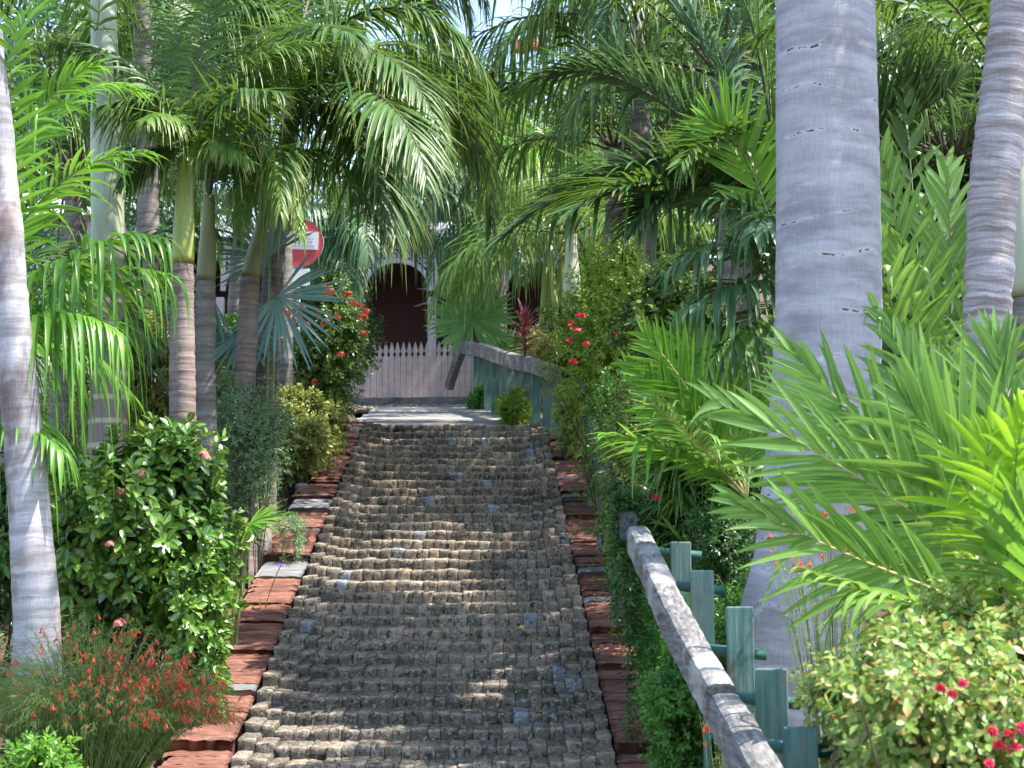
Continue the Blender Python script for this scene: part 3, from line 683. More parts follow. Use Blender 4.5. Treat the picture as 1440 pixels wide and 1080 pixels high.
# ------------------------------------------------------------ foreground and bed palms
def palm(label, pts, R, tmat, sh=None, smat=None, group=None, cat='palm tree', ridge=.0, rf=14, n=70, name='palm_tree'):
    base=np.array(pts[0],float); g=float(Gz(base[0],base[1]))
    if base[2]>g-.1:
        d=(np.array(pts[0])-np.array(pts[1])); d=d/abs(d[2]); base=base+d*(base[2]-g+.15)*np.array([.3,.3,1]); pts=[base]+list(pts)
        R=[R[0]*1.15]+list(R)
    t=thing(name,label,cat,(pts[0][0],pts[0][1],g),group)
    trunk(t,pts,R,tmat,ridge=ridge,rf=rf,n=n)
    if sh: shaft(t,pts[-1],sh[0],sh[1],sh[2],smat)
    return t
UP=np.array([0,0,1.])
# 1 leaning white trunk on the far left
p=palm('leaning pale grey palm trunk with brown stains at the left edge behind red flowers',
 [W(52,870,10),W(40,700,10),W(18,460,10),W(-6,170,10),W(-45,-150,10),W(-90,-500,10)],[.135,.118,.108,.10,.10,.10],t_pale,ridge=.004,rf=22,n=160)
crown(p,W(-90,-520,10),5,2.4,m_palm,az0=10,el=(70,10),nl=40,seg=3,ll=.6,lw=.04,fold=None)
# 2 banded trunk
c2=W(143,-130,14)
p=palm('straight palm with pale bands on its purple brown trunk and a long green shaft',
 [W(152,600,14),W(154,500,14),W(153,385,14)],[.16,.15,.135],t_band,sh=(c2,.135,.10),smat=s_grey)
crown(p,c2,12,2.8,m_palm,az0=30,el=(78,10),sag=(60,120),nl=60,seg=4,ll=.65,lw=.035,hang=.7)
# the brown petiole beside it
frond(bez(W(120,-10,13.7),W(150,160,13.6),W(135,-220,13.2)),p,m_palm,nl=10)
G1='slender palms standing together in the left bed'
k1=dict(nl=84,ll=.56,lw=.026,hang=.55,vee=.15,seg=5)
# 3
c3=W(262,205,13)
p=palm('ringed brown palm trunk with a bright yellow green crownshaft, left bed',[W(257,620,13),W(256,480,13),W(257,372,13)],[.105,.098,.083],t_brown,sh=(W(261,222,13),.086,.06),smat=s_green,group=G1,ridge=.003,rf=30,n=120)
for (mid,tip,mm,kw) in ((W(238,120,12.8),W(140,150,12.6),m_palm,{}),(W(300,110,12.6),W(395,130,12.2),m_palm,{}),(W(300,60,13),W(470,60,13),m_palm,{}),
  (W(225,60,13.3),W(70,60,14),m_palm,{}),(W(275,20,13.2),W(340,-90,13.6),m_palm,{}),(W(282,170,12.7),W(350,225,12.3),m_palmy,dict(ll=.36)),(W(220,190,13),W(165,260,13),m_palm,dict(ll=.35)),(W(250,90,13.6),W(240,-60,14.5),m_palm,{}),(W(245,140,12.5),W(205,170,11.8),m_palmy,dict(ll=.33))):
    frond(bez(W(262,215,13),mid,tip),p,mm,m_rachisd,**{**k1,**kw})
# 4
p=palm('grey brown ringed palm trunk with an olive crownshaft just right of the bright green one',[W(290,640,14.3),W(287,500,14.3),W(290,395,14.3)],[.10,.09,.08],t_dark,sh=(W(294,275,14.3),.082,.05),smat=s_olive,group=G1,ridge=.003,rf=26,n=100)
for mid,tip in ((W(310,120,14),W(420,60,13.5)),(W(305,60,14.5),W(330,-80,15)),(W(270,150,14.8),W(180,170,15.5)),(W(300,190,14),W(360,190,13.3)),(W(280,60,15),W(190,-20,16)),(W(330,100,14.5),W(520,120,14.5))):
    frond(bez(W(294,278,14.3),mid,tip),p,m_palm,m_rachisd,**k1)
# 5
p=palm('palm trunk leaning right with a dull green shaft, half hidden by curling frond tips',[W(345,700,14.8),W(343,560,14.8),W(352,390,14.8)],[.10,.095,.087],t_brown,sh=(W(376,285,14.8),.085,.05),smat=s_olive,group=G1,ridge=.003,rf=30,n=100)
tp5=W(377,282,14.8)
for mid,tip,mm in ((W(380,150,14.2),W(425,330,13.6),m_palmy),(W(360,140,14.2),W(335,330,13.8),m_palmy),(W(400,120,14.0),W(395,300,13.2),m_palmy),
   (W(440,120,14.6),W(545,330,14.2),m_palm),(W(400,90,14.8),W(520,170,14.6),m_palm),(W(380,60,15.4),W(390,-60,16.1),m_palm),(W(350,90,15.6),W(260,60,16.6),m_palm)):
    frond(bez(tp5,mid,tip),p,mm,m_rachisd,**{**k1,'hang':.9,'jit':.2,'ll':.42})
# 6
p=palm('rough dark ringed palm trunk leaning right in front of the round road sign',[W(372,690,15.8),W(372,560,15.8),W(380,430,15.8),W(392,310,15.8),W(408,170,15.8)],[.115,.11,.10,.09,.085],t_rough,group=G1,ridge=.008,rf=34,n=150)
t6=W(410,160,15.8)
kb=dict(nl=125,ll=.88,lw=.032,hang=.42,vee=.1,seg=6,r0=.022,phi=(66,22))
for b,mid,tip,tip2 in (((410,160,15.8),(470,120,15.4),(540,190,14.8),(556,335,14.4)),((410,160,15.8),(440,40,15.4),(560,20,14.9),(620,190,14.2)),((410,150,15.8),(450,-30,15.8),(640,-40,15.6),(700,150,15.2)),
    ((410,150,15.8),(500,60,16.2),(640,90,16.6),(690,260,16.6)),((410,150,15.8),(420,-40,16.6),(470,-120,17.6),(600,-60,18.6)),((410,150,15.8),(380,0,15.6),(330,-40,14.8),(250,60,14.1)),((410,160,15.8),(400,60,14.8),(420,10,13.8),(500,50,13.0)),
    ((410,150,15.8),(470,90,14.9),(570,110,14.0),(600,250,13.6)),((410,150,15.8),(500,20,16.4),(700,0,17.0),(690,330,17.8))):
    frond(bez(W(*b),W(*mid),W(*tip),18,W(*tip2)),p,m_palm,m_rachisd,**kb)
# second tall palm behind filling the upper middle
p=palm('tall slim palm whose long arching fronds fill the top left of the sky gap',[W(400,640,19.5),W(400,300,19.5),W(420,-60,19.5)],[.10,.09,.08],t_dark,n=60)
for q in range(13):
    a=U(-60,60)+(180 if q%4==3 else 0); frond(arch(W(420,-70,19.5),a-20+q*5,60-q*4,3.0,105+q*4),p,m_palm,m_rachisd,**{**kb,'nl':80,'ll':.75,'seg':5,'rngr':(.2,1.0)})
# areca on the left with long bright fronds
ar=thing('areca_palm','bright green feathery palm spilling long drooping fronds in from the left edge','palm tree',(-3.9,11.3,float(Gz(-3.9,11.3))))
for q in range(5):
    b=np.array([-3.9+U(-.25,.25),11.3+U(-.25,.25),float(Gz(-3.9,11.3))-.1]); mb=MB(); tube(mb,bez(b,b+[0,0,.8],b+[U(-.3,.3),U(-.3,.3),1.5]),.035,9); mb.build('stem',s_green,ar)
ka=dict(nl=44,ll=.62,lw=.038,hang=.35,vee=.2,seg=6,r0=.012,phi=(62,26),fold=.3)
A0=np.array([-3.9,11.3,2.3])
for c1_,c2_,e,mm,kw in (((20,500,10.8),(18,250,10.2),(14,-60,9.8),m_bright,dict(side=(1,.25,0),hang=.12,ll=.42,phi=(60,40),nl=40)),
    ((-40,450,10.8),(120,300,10.4),(232,335,10.2),m_bright,dict(hang=1.0,ll=.75)),((-60,500,10.8),(60,380,10.3),(170,470,10),m_bright,dict(hang=1.1,ll=.8)),
    ((-60,400,11),(60,200,10.8),(215,215,10.6),m_bright,{}),((-60,350,11),(30,120,11),(140,90,11),m_bright,{}),((-60,500,10.8),(100,330,10.6),(250,390,10.6),m_bright,dict(hang=1.2,ll=.85)),
    ((-80,560,10.8),(20,520,10.2),(90,640,9.9),m_bright,dict(hang=.8)),((-60,350,11.3),(60,60,12),(200,130,12.3),m_bright,{}),((-60,450,11.2),(80,420,11.4),(190,560,11.5),m_bright,dict(hang=.8)),
    ((-50,300,11.6),(0,0,12),(90,-20,12),m_bright,{}),((-60,400,11.5),(60,300,12),(150,380,12.3),m_palm,{}),((-90,400,11.3),(-60,200,11),(-80,100,11),m_bright,{})):
    frond(bez(A0+[U(-.1,.1),U(-.1,.1),0],W(*c1_),W(*c2_),18,W(*e)),ar,mm,m_rachis,**{**ka,**kw})
# spiky strap leaves low left edge
# ------------------------------------------------------------ royal palm and the right-hand trunks
rp=palm('huge smooth grey royal palm trunk with dotted scars behind the bright right fronds',
 [W(1122,880,8.9),W(1140,800,8.9),W(1157,620,8.9),W(1165,450,8.9),W(1164,250,8.9),W(1160,0,8.9),W(1152,-500,8.9),W(1145,-1300,8.9)],[.315,.30,.29,.282,.276,.268,.255,.22],t_royal,n=300,ridge=.0022,rf=7)
rt_=W(1145,-1300,8.9); shaft(rp,rt_,rt_+[0,0,1.6],.17,.10,s_grey)
crown(rp,rt_+[0,0,1.6],9,4.2,m_palm,el=(75,0),sag=(50,100),nl=70,ll=.8,lw=.05,seg=3,fold=None)
p=palm('slimmer ridged pale palm trunk leaning right along the right edge',[W(1385,800,8.6),W(1388,640,8.6),W(1388,450,8.6),W(1396,270,8.6),W(1416,90,8.6),W(1436,-60,8.6),W(1480,-400,8.6),W(1520,-800,8.6)],[.125,.12,.118,.125,.12,.115,.11,.10],t_right,ridge=.006,rf=30,n=260)
crown(p,W(1520,-810,8.6),6,2.8,m_palm,nl=44,ll=.6,lw=.04,seg=3,fold=None)
p=palm('grey palm trunk with a brown hairy knot at the extreme right edge',[W(1470,900,10.5),W(1450,560,10.5),W(1440,420,10.5)],[.14,.13,.11],t_dark,sh=(W(1425,150,10.5),.12,.07),smat=s_grey)
for az in (100,150,200,250,30,320): frond(arch(W(1425,140,10.5),az,60,2.2,100),p,m_palm,m_rachisd,nl=56,ll=.55,lw=.034)
# big dark palm sweeping left from behind the royal trunk
p=palm('dark green palm behind the royal trunk sweeping long fronds left over the hedge',[W(1125,760,12.6),W(1115,560,12.6),W(1105,380,12.6)],[.11,.10,.09],t_dark,sh=(W(1100,300,12.6),.10,.06),smat=s_olive)
t8=W(1100,305,12.6); kd=dict(nl=95,ll=.84,lw=.043,hang=.2,vee=.35,seg=6,r0=.022,phi=(64,24),fold=.3)
for c_,d_,e,mm,kw in (((1000,230,12.4),(860,200,12.2),(700,340,12.0),m_palmb,{}),((1000,200,12.6),(880,60,12.6),(760,110,12.6),m_palmb,{}),((1040,150,12.8),(960,-20,13),(850,-60,13),m_palmb,{}),
   ((1010,260,12.0),(900,230,11.6),(800,300,11.2),m_palm,{}),((1080,120,12.6),(1060,-20,12.7),(990,-130,12.8),m_palm,{}),((1000,300,12),(930,240,11.6),(880,330,11.2),m_palmb,dict(ll=.6)),
   ((1010,250,13),(880,240,13.5),(740,300,14),m_palm,{}),((1150,100,13),(1240,40,13),(1330,130,12.8),m_palmb,dict(hang=.15)),((1180,200,12.4),(1260,190,12.0),(1340,125,11.8),m_palmb,dict(hang=.0,vee=.9)),
   ((1060,200,11.9),(1010,160,11.2),(960,230,10.8),m_palm,dict(ll=.55)),((1120,150,13.5),(1150,0,14.5),(1200,-100,15.5),m_palm,{})):
    frond(bez(t8,W(*c_),W(*d_),18,W(*e)),p,mm,m_rachisd,**{**kd,**kw})
# clumping palm between the two right trunks: tall upright fresh green fronds
cp=thing('clump_palm','clump of upright fresh green fronds with broad leaflets between the two pale trunks','palm tree',(3.0,11.2,float(Gz(3.0,11.2))))
b0=np.array([2.8,11.4,float(Gz(2.8,11.4))])
for i in range(4):
    mb=MB(); bb_=b0+[U(-.3,.3),U(-.3,.3),-.1]; tube(mb,[bb_,bb_+[0,0,.5],bb_+[.02,0,1.0]],.04,9); mb.build('stem',s_olive,cp)
kc=dict(nl=22,ll=.74,lw=.072,hang=.12,vee=.15,seg=6,r0=.014,phi=(52,20),fold=.25,side=(1,.2,0))
for c_,e,mm,kw in (((1310,500,10.9),(1238,215,10.5),m_fresh,{}),((1350,400,11),(1330,230,11.2),m_fresh,{}),((1290,520,10.4),(1225,330,9.9),m_fresh,dict(hang=.3)),((1380,520,11),(1420,330,11),m_fresh,{}),
   ((1300,420,11.6),(1270,120,11.8),m_palm,{}),((1300,600,10.2),(1250,480,9.9),m_palmb,{}),((1360,600,10.4),(1400,470,10.2),m_fresh,{}),((1330,500,11.4),(1300,300,11.9),m_palmb,{}),((1260,560,11.4),(1180,300,11.8),m_palmb,{}),((1280,600,11.2),(1120,470,11.2),m_palmb,dict(side=None,hang=.6))):
    frond(bez(b0+[0,0,.6],W(*c_),W(*e)),cp,mm,m_rachis,**{**kc,**kw})
# medium palm left of the royal trunk: fan of mid green drooping fronds at 950..1100 x 280..420
mp=thing('young_palm','young palm with striped drooping leaflets left of the royal trunk above the hedge','palm tree',(1.9,11.4,float(Gz(1.9,11.4))))
m0=W(1110,420,11.2)
mb=MB(); tube(mb,[np.array([1.9,11.4,float(Gz(1.9,11.4))-.1]),m0-[0,0,.5],m0],[.07,.06,.045],12); mb.build('trunk',t_dark,mp)
km=dict(nl=34,ll=.55,lw=.042,hang=.55,vee=.3,seg=6,r0=.012,phi=(58,24),fold=.3)
for c_,e,mm,kw in (((1040,300,11),(940,380,10.6),m_palmb,{}),((1050,370,10.8),(960,440,10.4),m_palmb,{}),((1060,260,11.2),(985,290,11),m_palmb,{}),((1050,150,11.2),(985,170,11),m_bright,dict(hang=.05,ll=.5,side=(.2,0,1))),((1120,250,11.6),(1200,350,11.8),m_palm,{}),((1050,440,10.6),(990,520,10.2),m_palm,{}),((1100,250,11),(1060,330,10.3),m_palmb,{})):
    frond(bez(m0,W(*c_),W(*e)),mp,mm,m_rachis,**{**km,**kw})
# bright young palm reaching left at 810..1000 x 440..620
bp=thing('young_palm','small sunlit yellow green palm frond cluster over the right hedge beside the sloping rail','palm tree',(1.75,10.6,float(Gz(1.75,10.6))))
g0=np.array([1.7,10.6,float(Gz(1.7,10.6))]); b1=W(1050,700,10.4)
mb=MB(); tube(mb,[g0-[0,0,.1],(g0+b1)/2,b1],[.05,.045,.035],10); mb.build('trunk',t_dark,bp)
kp=dict(nl=24,ll=.50,lw=.040,hang=.10,vee=.2,seg=6,r0=.010,phi=(50,22),fold=.3)
for c_,d_,e,mm,kw in (((1000,640,10.2),(960,580,10),(880,510,9.8),m_bright,dict(side=(.3,0,1),ll=.44)),((1010,620,10.2),(960,520,10),(905,470,9.8),m_bright,dict(side=(.6,0,1))),((1030,600,10.4),(1000,520,10.5),(960,450,10.5),m_bright,dict(side=(1,0,.4))),
    ((990,650,10.2),(930,620,10),(850,610,9.8),m_bright,dict(hang=.3)),((1060,600,10.6),(1060,540,10.7),(1030,470,10.8),m_bright,{}),((1000,640,10),(960,600,9.7),(910,560,9.4),m_fresh,dict(hang=.4)),((1050,650,10.8),(1010,570,11),(990,540,11.2),m_bright,{})):
    frond(bez(b1,W(*c_),W(*d_),14,W(*e)),bp,mm,m_rachisp,**{**kp,**kw})
# big foreground palm: fronds in front of the royal trunk
fp=thing('foreground_palm','large fresh green palm in the right foreground with broad leaflets across the royal trunk','palm tree',(2.3,6.9,float(Gz(2.3,6.9))))
f0=np.array([2.25,6.9,float(Gz(2.25,6.9))]); 
for i in range(3):
    q=f0+[U(-.15,.15),U(-.15,.15),-.1]; mb=MB(); tube(mb,[q,q+[0,0,.35],q+[-.02,0,.65]],[.05,.045,.035],10); mb.build('stem',s_olive,fp)
kf=dict(nl=23,ll=.62,lw=.042,jit=.18,hang=.16,vee=.25,seg=8,r0=.011,phi=(44,14),fold=.3,t0=.28)
F0=f0+[0,0,.55]
for c_,d_,e,mm,kw in (((1400,800,6.8),(1290,700,6.6),(1000,560,6.4),m_fresh,dict(side=(.45,0,1))),((1380,830,6.6),(1240,820,6.4),(1030,700,6.2),m_fresh,dict(side=(.4,0,1),ll=.55)),
   ((1360,800,6.9),(1260,640,6.9),(1110,490,6.9),m_fresh,dict(side=(.8,0,.8))),((1370,700,7.1),(1330,600,7.2),(1230,430,7.2),m_fresh,dict(side=(1,0,.3),ll=.42)),
   ((1400,720,6.7),(1340,640,6.6),(1270,560,6.6),m_fresh,dict(side=(1,0,.2))),((1430,700,7),(1430,600,7),(1400,480,7),m_fresh,dict(side=(1,.2,0))),
   ((1350,840,6.3),(1260,860,6.1),(1130,800,6.0),m_fresh,dict(hang=.4,ll=.36)),((1440,760,6.6),(1500,650,6.6),(1560,560,6.5),m_fresh,{})):
    frond(bez(F0,W(*c_),W(*d_),18,W(*e)),fp,mm,m_rachisp,**{**kf,**kw})
lp=thing('lime_palm','small backlit lime green palm in front of the ridged trunk at the right edge','palm tree',(2.45,6.1,float(Gz(2.45,6.1))))
l0=np.array([2.2,6.3,float(Gz(2.2,6.3))])
mb=MB(); tube(mb,[l0-[0,0,.1],l0+[0,0,.45]],.03,9); mb.build('stem',s_olive,lp)
kl=dict(nl=20,ll=.40,lw=.036,hang=.18,vee=.15,seg=6,r0=.010,phi=(58,28),fold=.3,t0=.25)
for c_,e,mm,kw in (((1370,760,6.2),(1450,560,6.0),m_lime,dict(side=(1,0,.4))),((1340,700,6.3),(1400,600,6.3),m_lime,dict(side=(1,0,0))),((1320,800,6.2),(1480,640,6),m_fresh,dict(side=(.8,0,1))),((1400,800,6),(1480,700,5.8),m_bright,{})):
    frond(bez(l0+[0,0,.4],W(*c_),W(*e)),lp,mm,m_rachis,**{**kl,**kw})
# ------------------------------------------------------------ fan leaves
def fan(parent, hub, axis, normal, R, mat, n=46, spread=300, lw=.05, stalk=None, droop=.05, joined=.0, gap=None, tipw=None):
    axis=nrm(axis); normal=nrm(np.array(normal)-np.dot(normal,axis)*axis); S=np.cross(axis,normal)
    a=np.radians(np.linspace(-spread/2,spread/2,n)+RS.normal(size=n)*1.2)
    D=axis*np.cos(a)[:,None]+S*np.sin(a)[:,None]+normal*(.10*RS.randn(n)[:,None]+.10)
    Lq=R*(1-.22*np.abs(a/np.pi))*(1+.05*RS.randn(n))
    mb=MB(); leaves(mb,np.tile(hub,(n,1)),D,np.tile(normal,(n,1))+.1*RS.normal(size=(n,3)),Lq,lw,droop=np.abs(droop*(1+.5*RS.randn(n))),nseg=8,fold=.35,prof='fanseg',r=U(.1,.9,n))
    if stalk is not None: tube(mb,bez(stalk,(np.array(stalk)+hub)/2+[0,0,.1],hub,8),[.012]*8,6,(0,0,0),mat=1)
    return mb.build('fan_leaf',[mat,m_rachis],parent)
PROF['fanseg']=lambda t: np.where(t<.55,.12+.88*t/.55,np.maximum(1-((t-.55)/.45)**1.2,0))
fa=W(664,450,28.6)
ft=thing('fan_palm','round pleated green fan palm leaf standing behind the handrail in front of the house','fan palm',(W(692,500,28.8)[0],28.8,float(Gz(W(692,500,28.8)[0],28.8))))
gb=np.array([W(692,500,28.8)[0],28.8,float(Gz(W(692,500,28.8)[0],28.8))])
fan(ft,fa,(-.15,0,1),(.1,-1,.15),.90,m_fan,n=56,spread=330,lw=.09,stalk=gb)
fan(ft,W(712,500,28.9),(.5,.2,.7),(0,-1,.5),.6,m_fan,n=40,spread=260,lw=.07,stalk=gb)
mb=MB(); tube(mb,[gb-[0,0,.1],gb+[0,0,.5]],.06,10); mb.build('trunk',t_dark,ft)
sf=thing('silver_fan_palm','silvery blue fan palm with stiff narrow blades behind the rough leaning trunk','fan palm',(-2.2,15.2,float(Gz(-2.2,15.2))))
gs=np.array([-2.2,15.2,float(Gz(-2.2,15.2))])
for hub,ax,R_ in ((W(390,418,14.9),(.6,0,-.60),.70),(W(380,360,15.3),(-.6,0,.5),.6),(W(300,420,15.4),(-.7,0,-.2),.6),(W(340,470,15.4),(0,-.4,-.8),.5)):
    fan(sf,hub,ax,(0,-1,.25),R_,m_silver,n=28,spread=200,lw=.034,stalk=gs,droop=.1)
mb=MB(); tube(mb,[gs-[0,0,.1],gs+[0,0,.5]],.07,10); mb.build('trunk',t_dark,sf)
for (lab,h,px) in (('small spiky green fan leaf low beside the left kerb under the grey shrub',(350,738,12.6),1),):
    q=W(*h); o=thing('fan_palm',lab,'fan palm',(q[0],q[1],float(Gz(q[0],q[1]))))
    st=np.array([q[0]-.1,q[1],float(Gz(q[0],q[1]))]); 
    fan(o,q,(1,-.2,.25),(0,-.5,1),.36,m_bright,n=26,spread=150,lw=.03,stalk=st,droop=.15); fan(o,q-[.1,0,.1],(-.2,-.8,.5),(0,-.3,1),.34,m_fern,n=26,spread=190,lw=.03,stalk=st,droop=.2)
# ------------------------------------------------------------ shrubs
def tips_in(center, rad, nt, lumps, shell=.55):
    c=np.asarray(center); rad=np.asarray(rad)
    dl=rdir(lumps); lc=dl*U(.35,.72,(lumps,1)); lr=U(.30,.52,lumps)
    k=RS.randint(0,lumps,nt); d=rdir(nt); d[:,2]=np.where(RS.rand(nt)<.35,np.abs(d[:,2]),d[:,2])
    rr=(shell+(1-shell)*RS.rand(nt)**.6)
    loc=lc[k]+d*(lr[k]*rr)[:,None]
    out=nrm(nrm(loc)*.6+d*.8)
    P=loc*rad; g=float(Gz(c[0],c[1])); hb=c[2]-g; P[:,2]=np.where(P[:,2]<0,P[:,2]*hb/rad[2],P[:,2]); return c+P, nrm(out*np.array([1,1,1])+[0,0,.25]), k
def foliage(T, A, m, L, Wd, mat, parent, name='foliage', beta=(35,80), sp=.012, droop=.15, nseg=3, fold=.25, prof='oval', rv=None, jit=.25):
    n=len(T); X=nrm(np.cross(A,rdir(n))); Y=np.cross(A,X); mb=MB()
    Ps=[];Ds=[];Ns=[];Ls=[];Rs=[]
    base=RS.rand(n)
    for j in range(m):
        ph=j*2.4+U(0,.6,n); be=np.radians(beta[0]+(beta[1]-beta[0])*j/max(1,m-1)+RS.normal(size=n)*8)
        rad=X*np.cos(ph)[:,None]+Y*np.sin(ph)[:,None]
        D=A*np.cos(be)[:,None]+rad*np.sin(be)[:,None]
        Ps.append(T-A*(sp*j)); Ds.append(D); Ns.append(nrm(A+RS.normal(size=(n,3))*jit)); s=.6+.4*min(1,(j+1)/3.)
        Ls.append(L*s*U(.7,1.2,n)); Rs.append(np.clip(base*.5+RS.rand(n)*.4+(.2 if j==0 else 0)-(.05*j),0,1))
    P=np.vstack(Ps);D=np.vstack(Ds);N=np.vstack(Ns);Lh=np.concatenate(Ls); R=np.concatenate(Rs)
    if rv: R=rv[0]+(rv[1]-rv[0])*R
    leaves(mb,P,D,N,Lh,Lh*Wd/L,droop=np.abs(droop*(1+.6*RS.randn(len(P)))),nseg=nseg,fold=fold,prof=prof,r=R)
    return mb.build(name,mat,parent)
def stems(parent, base, tips, n, r=.012, mat=None, name='stems', spread=.15):
    mb=MB(); idx=RS.choice(len(tips),min(n,len(tips)),replace=False)
    for i in idx:
        e=tips[i]; b=base+np.array([U(-spread,spread),U(-spread,spread),-.05]); m_=b*.45+e*.55+[0,0,.12]+RS.normal(size=3)*.05
        tube(mb,bez(b,m_,e,7),np.linspace(r,r*.25,7),5,(0,0,0))
    return mb.build(name,mat or m_stem,parent)
def flower_ball(mat, R=.045, n=34, pl=.018, name='flower', parent=None, at=(0,0,0)):
    mb=MB(); c=rdir(n); c[:,2]=np.abs(c[:,2])*.8; c=c*R+np.array(at)
    P=[];D=[];N=[]
    for i in range(n):
        o=nrm(c[i]-np.array(at)); x=nrm(np.cross(o,[.3,.2,.9])); y=np.cross(o,x)
        for k in range(4):
            a=k*np.pi/2+i; P.append(c[i]); D.append(x*math.cos(a)+y*math.sin(a)+o*.2); N.append(o)
    leaves(mb,np.array(P),np.array(D),np.array(N),pl,pl*.7,droop=0,nseg=2,fold=None,prof='oval')
    return mb.build(name,mat,parent)
def scatter_flowers(parent, proto_args, pts, name='flower', smin=.7, smax=1.2):
    """first flower is built, the others are copies of it"""
    p0=None
    for q in pts:
        q=np.asarray(q,float); rot=(U(-.7,.3),U(-.5,.5),U(0,6.28)); s=U(smin,smax)
        if p0 is None:
            p0=flower_ball(parent=parent,name=name,at=tuple(parent.location),**proto_args)
        o=p0 if q is pts[0] else None
        if o is None: copy_part(p0,parent,q,rot,s)
        else: p0.location=Vector([float(a) for a in (q-np.array(parent.location))]); p0.rotation_euler=rot; p0.scale=(s,s,s)
def bush(label, c, rad, nt, m, L, Wd, mat, lumps=16, cat='shrub', name='shrub', nst=30, group=None, shell=.5, flowers=None, nf=0, fpx=None, fkw=None, sr=.010, **k):
    c=np.asarray(c,float); g=float(Gz(c[0],c[1])); t=thing(name,label,cat,(c[0],c[1],g),group)
    T,A,_=tips_in(c,rad,nt,lumps,shell); ok=T[:,2]>Gz(T[:,0],T[:,1])+.02; T=T[ok];A=A[ok]
    foliage(T,A,m,L,Wd,mat,t,**k)
    stems(t,np.array([c[0],c[1],g]),T,nst,sr)
    if flowers is not None:
        pts=[W(*q) for q in (fpx or [])]
        if nf:
            vis=T[(A[:,1]<.1)]; pts+=list(vis[RS.choice(len(vis),nf,replace=False)]+np.array([0,-.03,.03]))
        scatter_flowers(t,{'mat':flowers,**(fkw or {})},pts)
    return t
# left bed -------------------------------------------------------
gb_=bush('large dense bush of glossy dark green leaves beside the left kerb with pink flower heads',W(192,752,11.4),(.82,.72,.86),1350,8,.105,.050,m_gloss,lumps=30,shell=.35,nst=50,flowers=m_pk,
  fpx=[(287,640,10.75),(290,645,10.72),(200,668,10.85),(172,696,10.85),(154,766,10.7),(168,878,10.6)],fkw=dict(R=.035,n=26,pl=.016),nseg=4)
bush('lower yellow tipped lobe of glossy leaves touching the left kerb',W(285,850,10.9),(.26,.4,.46),330,7,.075,.034,m_gloss,lumps=9,shell=.3,nst=3,nseg=4,rv=(.35,1.0))
bush('loose grey green shrub of tiny leaves in front of the leaning palm trunks',W(345,612,14.7),(.46,.40,.80),3600,6,.034,.012,m_grey,lumps=30,shell=.3,nst=12,sr=.007,nseg=2,fold=None,prof='oval',sp=.014)
bush('small grey green wisp of shrub hanging over the left kerb',W(405,742,15.0),(.20,.3,.22),600,6,.026,.0075,m_grey,lumps=12,shell=.2,nst=4,sr=.005,nseg=2,fold=None)
bush('yellow green variegated shrub behind the grey green one',W(430,612,18.3),(.44,.5,.62),1300,7,.065,.026,m_crot,lumps=18,shell=.4,nst=30,nseg=3)
bush('dull yellow variegated shrub between the banded trunk and the brown ringed trunk',W(205,520,16),(.85,.6,.75),1100,7,.075,.03,m_crot,lumps=20,shell=.4,nst=30,nseg=3,rv=(0,.85))
bush('tall orange flowered bush at the top of the left kerb',W(450,500,20.0),(.62,.62,1.05),2600,7,.062,.027,m_ixo,lumps=34,shell=.4,nst=50,nseg=3,flowers=m_or,
  fpx=[(463,410,19.3),(490,415,19.3),(508,432,19.3),(510,448,19.3),(450,440,19.2),(474,447,19.2),(430,458,19.2),(443,538,19.2),(405,440,19.2),(425,432,19.2),(512,470,19.3),(480,500,19.2),(455,405,19.5),(497,428,19.3),(458,455,19.2),(515,440,19.4),(418,447,19.2),(395,480,19.3)],fkw=dict(R=.05,n=40,pl=.024))
bush('flowery dark bush seen between the banded trunk and the ringed trunk, orange clusters',W(205,430,18.5),(.55,.5,.70),900,7,.07,.03,m_ixo,lumps=18,nst=20,nseg=3,flowers=m_or,fpx=[(198,410,17.8),(198,452,17.8),(226,452,17.8),(238,465,17.8),(193,440,17.8)],fkw=dict(R=.055,n=40,pl=.025))
bush('leafy drooping branch bush hanging over the stones at the top left of the steps',W(462,592,20.0),(.36,.4,.45),800,6,.075,.026,m_ixo,lumps=14,nst=24,nseg=3,rv=(.3,1.0),droop=.4)
bush('small flowering bush with orange heads beside the leaning rough trunk',W(330,500,17.4),(.5,.5,.6),900,6,.06,.025,m_hedge,lumps=16,nst=20,nseg=3,flowers=m_or,fpx=[(320,470,16.8),(300,492,16.8)],fkw=dict(R=.045,n=34,pl=.02))
